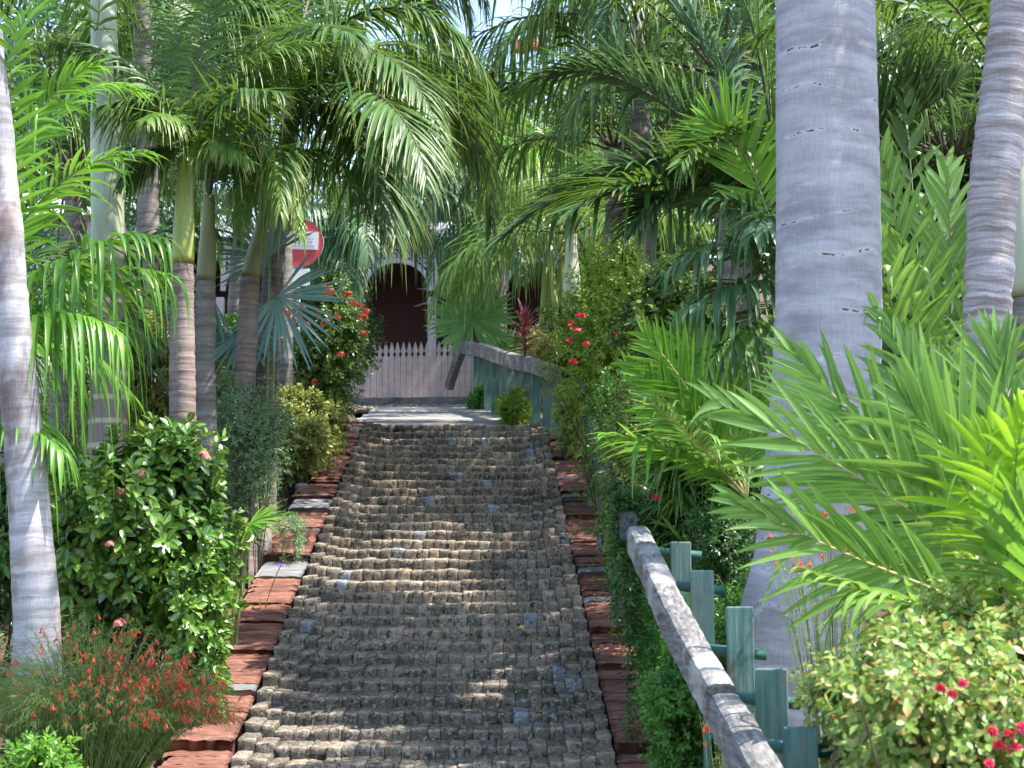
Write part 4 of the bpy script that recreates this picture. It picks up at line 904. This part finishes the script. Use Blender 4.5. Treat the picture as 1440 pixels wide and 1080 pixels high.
# firecracker plant ----------------------------------------------------
def firecracker(label, c, rad, ns, nfl, first=100, needle=.05, mat=None, hang=.6, fr=None, name='firecracker_plant'):
    c=np.asarray(c,float); g=float(Gz(c[0],c[1])); t=thing(name,label,'flowering plant',(c[0],c[1],g))
    mb=MB(); P=[];D=[];L=[]; tips=[]
    for i in range(ns):
        a=U(0,2*np.pi); q=RS.rand()**.5; e=c+np.array([math.cos(a)*rad[0]*q,math.sin(a)*rad[1]*q,rad[2]*U(.2,1.0)*(1-q*q*.6)-.1])
        b=np.array([c[0],c[1],g])+np.array([math.cos(a)*rad[0]*q*.25,math.sin(a)*rad[1]*q*.25,-.02]); m_=(b+e)/2+[0,0,.35*rad[2]+.1]; 
        e=e-[0,0,.25*q*hang]
        C=bez(b,m_,e,12); tube(mb,C,np.linspace(.0032,.0012,12),3,(RS.rand(),0,0),cap=False)
        k=26; tt=U(.25,1,k); ip=np.stack([np.interp(tt,np.linspace(0,1,12),C[:,w]) for w in range(3)],-1)
        P.append(ip); dd=rdir(k)*.8+nrm(e-m_)*.9; D.append(dd); L.append(U(.6,1.3,k)*needle); tips+=list(ip[tt>.72])
    P=np.vstack(P);D=np.vstack(D);L=np.concatenate(L)
    leaves(mb,P,D,rdir(len(P)),L,.0034,droop=.25,nseg=2,fold=None,prof='lance')
    mb.build('foliage',mat or m_thread,t)
    tips=np.array(tips)
    if fr is not None: tips=tips[fr(tips)]
    tips=tips[RS.permutation(len(tips))[:nfl]]; tips=tips[np.argsort(tips[:,1])]
    def tubeflower(mb,p,s=1.0):
        d=nrm(np.array([U(-.6,.6),U(-.7,.2),-.8])); q=p+d*.026*s; tube(mb,[p,(p+q)/2,q],[.0025*s,.0038*s,.0052*s],5,(RS.rand(),0,0),cap=False)
        x=nrm(np.cross(d,[.2,.9,.1])); y=np.cross(d,x); an=np.arange(5)*1.2566
        leaves(mb,np.tile(q,(5,1)),x*np.cos(an)[:,None]+y*np.sin(an)[:,None]+d*.3,np.tile(-d,(5,1)),.009*s,.007*s,nseg=2,fold=None,prof='oval',droop=0)
    mb=MB()
    for w in range(3): tubeflower(mb,np.array(t.location)+rdir(1)[0]*.012)
    f0=mb.build('flower',m_rd,t)
    for i,p in enumerate(tips[:first]):
        if i==0: f0.location=Vector([float(a) for a in (p-np.array(t.location))])
        else: copy_part(f0,t,p,(U(-.5,.5),U(-.5,.5),U(0,6)),U(.6,1.0))
    rest=tips[first:]
    if len(rest):
        mb=MB()
        for p in rest:
            for w in range(2): tubeflower(mb,p+rdir(1)[0]*.012,U(.7,1.1))
        tag(mb.build('flower_mass',m_rd,t),kind='stuff')
    return t
firecracker('wispy firecracker plant with hundreds of small red flowers in the bottom left corner',W(128,972,9.3),(.84,.55,.56),1000,760,fr=lambda T:RS.rand(len(T))<np.clip((T[:,0]+2.6)/1.1,.12,1))
firecracker('sparse red flowered wisps standing behind the broad leaflets before the royal trunk',W(1165,740,7.7),(.30,.2,.50),60,60,fr=lambda T:T[:,2]>1.75)
firecracker('few orange red blossoms poking up behind the curved green planked handrail',W(1035,945,8.3),(.18,.15,.22),70,40)
bush('small bright yellow green plant in the bottom left corner below the firecracker flowers',W(60,1075,8.0),(.30,.25,.17),190,7,.055,.018,m_bright,lumps=12,nst=14,nseg=3)
bush('low spray of soft foliage on the left edge behind the leaning pale trunk',W(-10,770,11.6),(.5,.4,.85),500,6,.10,.035,m_hedge,lumps=12,nst=14,nseg=3)
# right side ------------------------------------------------------------
bg_=bush('tall yellow green bougainvillea hedge with red and magenta bracts behind the handrail',W(862,480,16.8),(.72,.8,1.25),3600,6,.050,.026,m_lite,lumps=46,shell=.45,nst=60,nseg=2,flowers=m_mg,
  fpx=[(803,455,15.9),(817,445,15.9),(812,466,15.9),(824,485,15.9),(902,433,15.8),(964,443,15.7),(941,412,15.8),(940,437,15.8),(918,412,15.9),(800,480,15.9),(978,438,15.7),(988,410,15.8),(867,470,15.8),(806,510,16)],fkw=dict(R=.030,n=8,pl=.028))
bush('rounder darker ivy leaved thicket at the right of the bougainvillea under the dark fronds',W(955,480,14.8),(.60,.6,.9),1500,5,.075,.055,m_ixo,lumps=26,nst=30,nseg=3,rv=(0,.8))
bush('small leaved hedge crowding over the sloping dark rail',W(885,640,14.2),(.50,1.0,.80),3600,6,.042,.018,m_fern,lumps=34,nst=50,nseg=2,shell=.4)
bush('variegated pale leaved shrub under the bright young palm beside the sloping rail',W(905,625,12.8),(.40,.45,.58),1500,6,.042,.02,m_pale,lumps=24,nst=30,nseg=2)
bush('glossy strap leaved plant left of the royal trunk at its foot',W(1000,690,11.3),(.50,.4,.55),330,9,.26,.028,m_gloss,lumps=10,nst=14,nseg=5,prof='lance',droop=.4,beta=(15,80))
bush('dense dark creeping hedge hanging over the upper end of the curved handrail',W(922,775,11.9),(.38,.9,.40),3600,6,.030,.015,m_hedge,lumps=30,nst=6,nseg=2,shell=.4,flowers=m_mg,fpx=[(922,700,11),(985,752,10.6)],fkw=dict(R=.02,n=8,pl=.025))
bush('twiggy dark hedge between the green planks and the royal trunk',W(1020,800,10.3),(.42,.5,.48),2000,6,.034,.016,m_hedge,lumps=26,nst=16,nseg=2,sr=.008)
bush('bright small leaved ground hedge behind the lower green planks',W(1090,880,9.3),(.55,.6,.45),1900,6,.034,.018,m_fern,lumps=26,nst=40,nseg=2)
bush('feathery fern like plant growing below the curved handrail beside the right kerb',W(932,850,10.6),(.24,.6,.42),1700,9,.055,.011,m_fern,lumps=26,nst=2,nseg=2,prof='lance',sp=.016)
bush('bright green small leaved plant under the handrail at the bottom of the photo',W(958,975,9.3),(.27,.65,.40),3000,7,.034,.020,m_fern,lumps=34,nst=3,nseg=2,rv=(.2,1))
fb=bush('blurred pale green and reddish tipped foreground bush with pink flowers in the bottom right corner',W(1330,1010,5.2),(.46,.42,.34),1500,6,.044,.024,m_pale,lumps=34,nst=50,nseg=3,flowers=m_pk if False else m_mg,
  fpx=[(1395,1030,4.75),(1418,1035,4.75),(1428,1055,4.75),(1405,1050,4.75),(1355,962,4.8),(1338,978,4.8),(1390,1075,4.7),(1436,1025,4.75),(1322,968,4.8)],fkw=dict(R=.010,n=10,pl=.016))
bush('pale leaved foreground bush lobe left of the pink flowered bush',W(1232,1005,6.3),(.30,.35,.40),1300,7,.036,.020,m_pale,lumps=24,nst=40,nseg=3)
bush('reddish tipped pale shrub at the foot of the lime green palm',W(1400,900,6.2),(.34,.3,.30),900,7,.038,.02,m_pale,lumps=18,nst=30,nseg=3)
# crest and house side
bush('pale yellow variegated shrub row behind the far handrail',W(758,508,24.5),(.46,.9,.55),1500,8,.11,.022,m_crot,lumps=22,nst=40,nseg=3,prof='lance',rv=(.45,1))
bush('bright yellow green shrub growing in front of the blue green pickets',W(722,574,22.0),(.26,.3,.30),420,8,.13,.02,m_lite,lumps=14,nst=24,nseg=3,prof='lance')
bush('small leafy plant at the foot of the far rail end',W(670,560,26),(.25,.3,.25),260,7,.10,.02,m_fern,lumps=9,nst=14,nseg=3,prof='lance')
bush('leafy shrub at the end post of the far handrail with yellow tips',W(805,575,19.6),(.28,.4,.42),800,7,.06,.026,m_crot,lumps=14,nst=24,nseg=3)
bush('dark leaved bush behind the variegated shrubs at the crest',W(800,500,24.5),(.9,.6,.8),1200,6,.09,.035,m_hedge,lumps=18,nst=24,nseg=3)
bush('shadowed bush below the drooping palm at the left of the house',W(475,430,29),(.9,.6,1.2),1200,6,.12,.045,m_hedge,lumps=18,nst=24,nseg=3)
# cordyline
cd=W(738,470,22.2); ct=thing('cordyline','dark red cordyline with upright sword leaves above the variegated shrubs','cordyline',(cd[0],22.2,float(Gz(cd[0],22.2))))
mb=MB(); tube(mb,[np.array([cd[0],22.2,float(Gz(cd[0],22.2))-.1]),cd+[0,0,-.1],cd],[.02,.02,.02],8); mb.build('stem',m_red,ct)
n=26; a=np.arange(n)*2.4; be=np.radians(np.linspace(12,95,n)); D=np.stack([np.cos(a)*np.sin(be),np.sin(a)*np.sin(be),np.cos(be)],-1)
mb=MB(); leaves(mb,cd+np.stack([0*a,0*a,.14-.014*np.arange(n)],-1),D,np.tile(UP,(n,1)),U(.38,.55,n),.075,droop=.18,nseg=8,fold=.35,prof='lance'); mb.build('foliage',m_red,ct)
# iris with violet flower, strap leaves by the kerb
ir=W(372,802,13.6); it=thing('iris','small iris with sword leaves and one violet flower beside the left kerb','flower',(ir[0]-.05,ir[1],float(Gz(ir[0]-.05,ir[1]))))
mb=MB(); b=np.array(it.location); n=9
leaves(mb,np.tile(b,(n,1))+RS.normal(size=(n,3))*.02,np.array([[U(-.5,.5),U(-.4,.1),1] for _ in range(n)]),np.tile([0,-1,.1],(n,1)),U(.25,.42,n),.028,droop=.12,nseg=7,fold=.2,prof='lance',r=U(.5,1,n)); mb.build('foliage',m_bright,it)
mb=MB(); q=W(395,795,13.55); n=6; a=np.arange(n)*1.05; leaves(mb,np.tile(q,(n,1)),np.stack([np.cos(a),np.sin(a)*.6-.3,.2+0*a],-1),np.tile([0,-.5,1],(n,1)),.045,.03,nseg=3,fold=.1,prof='oval'); mb.build('flower',m_vi,it)
mb=MB(); tube(mb,bez(b,(b+q)/2+[0,0,.12],q,8),.004,5,(0,0,0)); mb.build('stem',m_rachis,it)
def tuft(label,q,n,L,wd,mat,name='grass_tuft'):
    q=np.asarray(q,float); z=float(Gz(q[0],q[1])) if q[2]<-9 else q[2]; t=thing(name,label,'grass tuft',(q[0],q[1],z)); mb=MB()
    leaves(mb,np.tile([q[0],q[1],z],(n,1))+RS.normal(size=(n,3))*[.03,.03,0],np.stack([RS.randn(n)*.6,RS.randn(n)*.6,np.ones(n)],-1),rdir(n),U(.5,1,n)*L,wd,droop=.45,nseg=5,fold=.15,prof='lance'); mb.build('blades',mat,t)
tuft('strappy grass tuft between the glossy bush and the left kerb',(float(PC(12.6))-1.72,12.6,-99),90,.30,.008,m_grey)
tuft('second grass tuft nearer the glossy bush foot',(float(PC(11.9))-1.78,11.9,-99),70,.26,.008,m_fern)
# weeds in the joints of the steps
for i,(px,py,lab) in enumerate(((380,1035,'small weed sprouting from the joint at the lower left of the steps'),(832,1022,'tiny weed in the cobbles at the lower right of the steps'),(663,995,'tiny weed in the middle of the lower steps'),(735,975,'minute weed right of the middle of the lower steps'))):
    # find the point on the ramp
    ys=np.linspace(9,20,2000); best=min(ys,key=lambda y:abs(W(px,py,y)[2]-(Rz(y)+.02))); q=W(px,py,best)
    t=thing('weed',lab,'weed',q); n=16 if i==0 else 8; s=.06 if i==0 else .035
    mb=MB(); leaves(mb,np.tile(q,(n,1))+RS.normal(size=(n,3))*[s*.6,.01,s*.5],np.stack([RS.randn(n)*.8,-np.abs(RS.randn(n))*.5,np.ones(n)*.8],-1),rdir(n)+[0,-1,0],s,s*.35,nseg=3,prof='oval',r=U(.4,1,n)); mb.build('foliage',m_fern,t)
py=883; ys=np.linspace(9,20,2000); best=min(ys,key=lambda y:abs(W(730,py,y)[2]-(Rz(y)+.05))); q=W(730,py,best)-[0,.03,0]
mb=MB(); leaves(mb,[q],[(1,-.3,.4)],[(0,-1,.6)],.05,.035,nseg=4,fold=.3,prof='oval'); tag(mb.build('fallen_leaf',simple_mat('yellow_leaf',[(.62,.42,.02),(.7,.5,.04)],9,.5,.3,0)),'single yellow fallen leaf lying on the brick steps','leaf')
bush('small dark ivy clump closing over the joint of the curved handrail',W(874,712,10.7),(.15,.35,.20),800,6,.04,.022,m_hedge,lumps=12,nst=1,nseg=2)
mb=MB(); nn=520; yy=U(9,21.5,nn); xx=PC(yy)+U(-1.1,1.1,nn)+np.sign(RS.randn(nn))*0
ii=np.searchsorted(YS,yy)-1; yt=YS[ii]+.02+U(0,.05,nn); zz=(YS[ii+1]-Y0)*SL+.014
leaves(mb,np.stack([xx,yt,zz],-1),np.stack([RS.randn(nn),RS.randn(nn)*.5,.2+0*xx],-1),rdir(nn)*.5+[0,-.6,1],U(.015,.06,nn),U(.007,.022,nn),nseg=3,fold=.3,prof='oval',droop=.1); tag(mb.build('fallen_leaves',bpy.data.materials['litter'] if 'litter' in bpy.data.materials else simple_mat('litter',[(.12,.07,.03),(.26,.17,.08)],9,.8,.2,0),None),'scattered bits of dry leaf on the brick steps','leaf litter',kind='stuff')
# stones at the top left
def rock(label,q,s,group=None):
    mb=MB(); n=14; V=[];F=[]
    th=np.linspace(.05,np.pi-.05,n); ph=np.arange(20)*2*np.pi/20
    o=RS.uniform(0,6,3)
    for a in th:
        for b in ph:
            d=np.array([math.sin(a)*math.cos(b),math.sin(a)*math.sin(b),math.cos(a)]); d2=np.sign(d)*np.abs(d)**.62
            k=1+.16*math.sin(d[0]*3+o[0])+.14*math.sin(d[1]*4+o[1])+.12*math.sin(d[2]*4+o[2])+.03*RS.randn(); V.append(np.array(q)+d2*k*np.array(s)*.62)
    F=[(i*20+j,i*20+(j+1)%20,(i+1)*20+(j+1)%20,(i+1)*20+j) for i in range(n-1) for j in range(20)]
    mb.add(V,F); o=mb.build('stone',m_stone); return tag(o,label,'stone',group)
GS='rough stones stacked along the top of the left kerb'
for lab,px,py,d,s in (('upright square grey stone at the top left corner of the steps',497,613,21.3,(.12,.12,.2)),('rounded stone left of the upright corner stone',478,628,20.6,(.16,.15,.13)),('pale stone under the drooping branch above the kerb',462,650,19.8,(.2,.15,.12)),('brown grey stone against the kerb below the shrub',437,672,18.6,(.16,.14,.12)),('small wedge of stone lowest of the kerb stones',424,690,17.9,(.12,.12,.09)),('dark stone half under the yellow green shrub',448,690,18.4,(.11,.1,.08))):
    rock(lab,W(px,py,d),s,GS)
# ------------------------------------------------------------ beds: ground cover
def cover(name,label,n,xr,yr,mat,L,wd,h,umin,side=None):
    x=U(xr[0],xr[1],n*2); y=U(yr[0],yr[1],n*2); u=np.abs(x-PC(y)); ok=(u>umin+U(0,.12,n*2)); x=x[ok][:n];y=y[ok][:n]
    z=Gz(x,y)+h*RS.rand(len(x))*(.3+.7*np.abs(np.sin(x*2.3+y*1.1)*np.cos(x*1.1-y*1.9))); T=np.stack([x,y,z],-1); A=nrm(RS.normal(size=(len(x),3))*.5+[0,-.15,1])
    o=foliage(T,A,5,L,wd,mat,None,name=name,nseg=2,fold=.2,prof='oval'); return tag(o,label,'ground cover',kind='stuff')
cover('ground_cover','low leafy ground cover filling the left bed',6500,(-7,-1.9),(9.3,30),m_hedge,.06,.028,.45,1.64)
cover('ground_cover','low bright leafy ground cover filling the right bed',7500,(.6,7),(7.5,30),m_fern,.055,.026,.42,1.66)
cover('leaf_litter','brown leaf litter under the shrubs',3000,(-6,5),(8.5,26),simple_mat('litter',[(.10,.06,.03),(.22,.14,.07)],9,.8,.2,0),.06,.03,.05,1.45)
# ------------------------------------------------------------ background palms and trees
def bgpalm(label,x,y,h,L,mat,n=13,tm=None,sh=None,nl=40,ll=.7,lw=.045,group=None,hang=.7,r=.1,az0=None,smat=None):
    g=float(Gz(x,y)); t=thing('palm_tree',label,'palm tree',(x,y,g),group); top=np.array([x+U(-.2,.2),y,g+h])
    trunk(t,[(x,y,g-.2),(x+U(-.1,.1),y,g+h*.5),top],[r*1.2,r,r*.85],tm or t_dark,n=40,ridge=.004,rf=12,sides=12)
    if sh: shaft(t,top,top+[0,0,sh],r*1.05,r*.6,smat or s_olive); top=top+[0,0,sh]
    crown(t,top,n,L,mat,m_rachisd,az0=az0,nl=nl,ll=ll,lw=lw,seg=4,hang=hang,r0=.02); return t
def X(px,d): return float(W(px,400,d)[0])
GB='palms standing behind the crest'
bgpalm('palm with a smooth white shaft right of the red cordyline',X(793,25),25,1.9,2.6,m_palmy,n=11,sh=1.0,smat=s_white,r=.13,group=GB,ll=.8)
bgpalm('grey trunked palm showing above the bougainvillea hedge',X(872,21),21,3.0,2.4,m_palm,n=12,sh=.6,smat=s_grey,r=.14,group=GB)
HL=bgpalm('dark drooping palm before the left part of the house roof',X(470,29.0),29.0,2.5,2.7,m_palmb,n=16,sh=.6,r=.11,group=GB,ll=.8,hang=.9)
hp=bgpalm('palm with hanging bright fronds before the second arch of the house',X(705,29.3),29.3,3.6,2.6,m_palmy,n=7,sh=.8,r=.12,group=GB,ll=.85,hang=.9)
for b,tp in (((640,250,28.6),(600,400,28)),((620,220,28.6),(585,330,28)),((660,250,28.2),(640,430,27.5)),((690,250,28),(690,420,27)),((740,250,28.5),(770,410,28)),((640,200,29),(590,300,29)),((670,280,27.8),(665,400,27.2)),((720,260,27.8),(735,400,27.0)),((650,270,28.8),(622,395,28.4))):
    frond(bez(W(700,265,29.3),W(*b),W(*tp),14),hp,m_palmy if tp[0]>610 else m_palmb,m_rachisd,nl=44,ll=.75,lw=.04,seg=5,hang=1.0,r0=.02)
for b,tp in (((480,270,28),(515,330,27.5)),((460,260,28.2),(500,440,27.6)),((450,280,28),(490,480,27.4)),((480,300,27.8),(497,420,27.2)),((440,260,28.4),(430,400,28)),((510,250,28.5),(530,300,28.5))):
    frond(bez(W(465,330,28.6),W(*b),W(*tp),14),HL,m_palmb,m_rachisd,nl=44,ll=.75,lw=.04,seg=5,hang=1.0,r0=.02)
bgpalm('tall palm crowding behind the left trunks',X(330,22),22,4.2,3.0,m_palm,n=14,r=.12,ll=.8,group=GB)
bgpalm('palm filling the gap behind the banded trunk',X(90,20),20,3.2,2.8,m_palm,n=13,r=.12,ll=.75,group=GB)
bgpalm('broad palm high in the upper middle right',X(900,20),20,5.2,3.2,m_palmb,n=15,r=.12,ll=.85,group=GB)
bgpalm('tall palm with sunlit fronds behind the royal trunk',X(1060,18.5),18.5,6.0,3.4,m_palmy,n=14,r=.11,ll=.8,group=GB)
bgpalm('palm crowding behind the dark sweeping fronds',X(1030,17),17,4.4,2.8,m_palm,n=14,r=.12,ll=.75,group=GB)
bgpalm('palm behind the right clump near the white house',X(1330,16),16,3.6,2.6,m_palm,n=13,r=.11,ll=.7,group=GB)
bgpalm('tall palm above the left part of the garden',X(210,18),18,5.6,3.0,m_palm,n=14,r=.12,ll=.8,group=GB)
bgpalm('low palm behind the bright areca fronds on the left',X(30,15),15,2.0,2.4,m_palmb,n=12,r=.1,ll=.7,group=GB)
bgpalm('tall far palm closing the canopy left of the sky gap',X(570,42),42,7.2,3.4,m_palmy,n=15,r=.12,ll=.9,group=GB,nl=60)
bgpalm('tall far palm closing the canopy right of the sky gap',X(850,33),33,7.6,3.4,m_palm,n=15,r=.12,ll=.9,group=GB,nl=60)
bgpalm('tall palm rising over the roof of the arcaded house',X(640,41),41,7.5,3.4,m_palm,n=14,r=.12,ll=.9,group=GB,nl=60)
bgpalm('slender palm behind the right end of the fence',X(800,28),28,3.4,2.6,m_bright,n=12,r=.08,ll=.8,group=GB,hang=.9)
# green bamboo like canes beside the white shafted palm
cn=thing('cane_palm','cluster of slim green canes left of the white shafted palm','cane palm',(X(775,26),26,float(Gz(X(775,26),26))))
for k in range(5):
    px=765+k*7; b=np.array([X(px,26),26+U(-.2,.2),float(Gz(X(px,26),26))-.1]); mb=MB(); tube(mb,[b,b+[U(-.1,.1),0,1.5],b+[U(-.2,.2),0,3.2]],.05,9); mb.build('cane',s_green,cn)
    frond(arch(b+[0,0,3.2],k*75,60,1.8,110),cn,m_palmy,m_rachis,nl=34,ll=.7,lw=.04,seg=4,hang=.9)
TREES={}
def tree(kind,label,x,y,h,R,mat,nt=2600,L=.16,w=.075,cz=.62,group=None):
    g=float(Gz(x,y)); t=thing(kind,label,'tree',(x,y,g),group); c=np.array([x,y,g+h*cz]); rad=np.array([R,R,h*(1-cz)*1.05])
    T,A,k=tips_in(c,rad,nt,26,.45); foliage(T,A,5,L,w,mat,t,name='crown',nseg=2,fold=.2)
    mb=MB(); tube(mb,bez((x,y,g-.3),(x+.2,y,g+h*.3),(x,y,g+h*.6),12),np.linspace(.22,.12,12),10)
    for i in range(9):
        e=T[RS.randint(len(T))]; tube(mb,bez((x,y,g+h*U(.25,.5)),(x*.5+e[0]*.5,y*.5+e[1]*.5,g+h*.55),e,8),np.linspace(.09,.02,8),6)
    mb.build('trunk',m_bark,t); return t
GT='broadleaf trees behind the garden'
for lab,px,d,h,R,nt in (('dark round tree beyond the house roof at the left',420,42,3.4,2.6,1600),('dense tree behind the house at the middle right',800,43,10,4.0,3000),('tree behind the palms at the far left',80,33,9,4.0,2800),
   ('tall tree behind the left trunks',270,37,11,4.2,3000),('tree rising behind the right hedge',950,34,9.5,3.6,2800),('leafy tree in front of the white house on the right',1260,18.0,6.8,1.9,2400),('leafy tree at the far right edge behind the trunk',1430,17,6.5,2.0,2200),('slim tree closing the canopy above the left of the sky gap',650,38,9.2,1.45,1500),('big tree above the dark fronds',1090,30,11,4.0,2800)):
    tree('broadleaf_tree',lab,X(px,d),d,h,R,m_tree,nt=nt,group=GT,L=.2 if d>30 else .13,w=.09 if d>30 else .055)
ft_=tree('flame_tree','tree with a few scarlet blossoms showing through the top of the sky gap',X(785,38),40,9.5,1.5,m_tree,nt=900,L=.2,w=.08,group=None)
scatter_flowers(ft_,dict(mat=m_rd,R=.16,n=40,pl=.09),[W(738,66,38)+[U(-.2,.2),0,U(-.08,.08)] for _ in range(7)])
# ------------------------------------------------------------ camera, light, sky
cam=bpy.data.cameras.new('camera'); co=bpy.data.objects.new('camera',cam); COL.objects.link(co)
co.location=(0,0,EYE); co.rotation_euler=(math.radians(90)+PITCH,0,0); cam.lens=60; cam.sensor_width=36; cam.clip_end=2000; cam.clip_start=.1
cam.dof.use_dof=True; cam.dof.focus_distance=12.5; cam.dof.aperture_fstop=5.6
SC.camera=co
SUN_EL,SUN_AZ=math.radians(60),math.radians(97)   # azimuth measured clockwise from +Y (up the path); sun over the right shoulder
sd=Vector((math.sin(SUN_AZ)*math.cos(SUN_EL),math.cos(SUN_AZ)*math.cos(SUN_EL),math.sin(SUN_EL)))
sl=bpy.data.lights.new('sun','SUN'); sl.energy=3.7; sl.angle=math.radians(.5); sl.color=(1,.95,.87)
so=bpy.data.objects.new('sun',sl); COL.objects.link(so); so.rotation_euler=(-sd).to_track_quat('-Z','Y').to_euler()
w=bpy.data.worlds.new('World'); SC.world=w; w.use_nodes=True; nt=w.node_tree; nt.nodes.clear()
sk=nt.nodes.new('ShaderNodeTexSky'); sk.sky_type='NISHITA'; sk.sun_disc=False; sk.sun_elevation=SUN_EL; sk.sun_rotation=SUN_AZ; sk.dust_density=1.0; sk.air_density=1.0
bg=nt.nodes.new('ShaderNodeBackground'); bg.inputs[1].default_value=.15; ow=nt.nodes.new('ShaderNodeOutputWorld')
nt.links.new(sk.outputs[0],bg.inputs[0]); nt.links.new(bg.outputs[0],ow.inputs[0])
SC.view_settings.view_transform='Standard'; SC.view_settings.look='None'; SC.view_settings.exposure=1.9; SC.view_settings.gamma=1
SC.render.engine='CYCLES'; c=SC.cycles; c.max_bounces=8; c.diffuse_bounces=4; c.glossy_bounces=2; c.transmission_bounces=3; c.use_denoising=True; c.sample_clamp_indirect=6
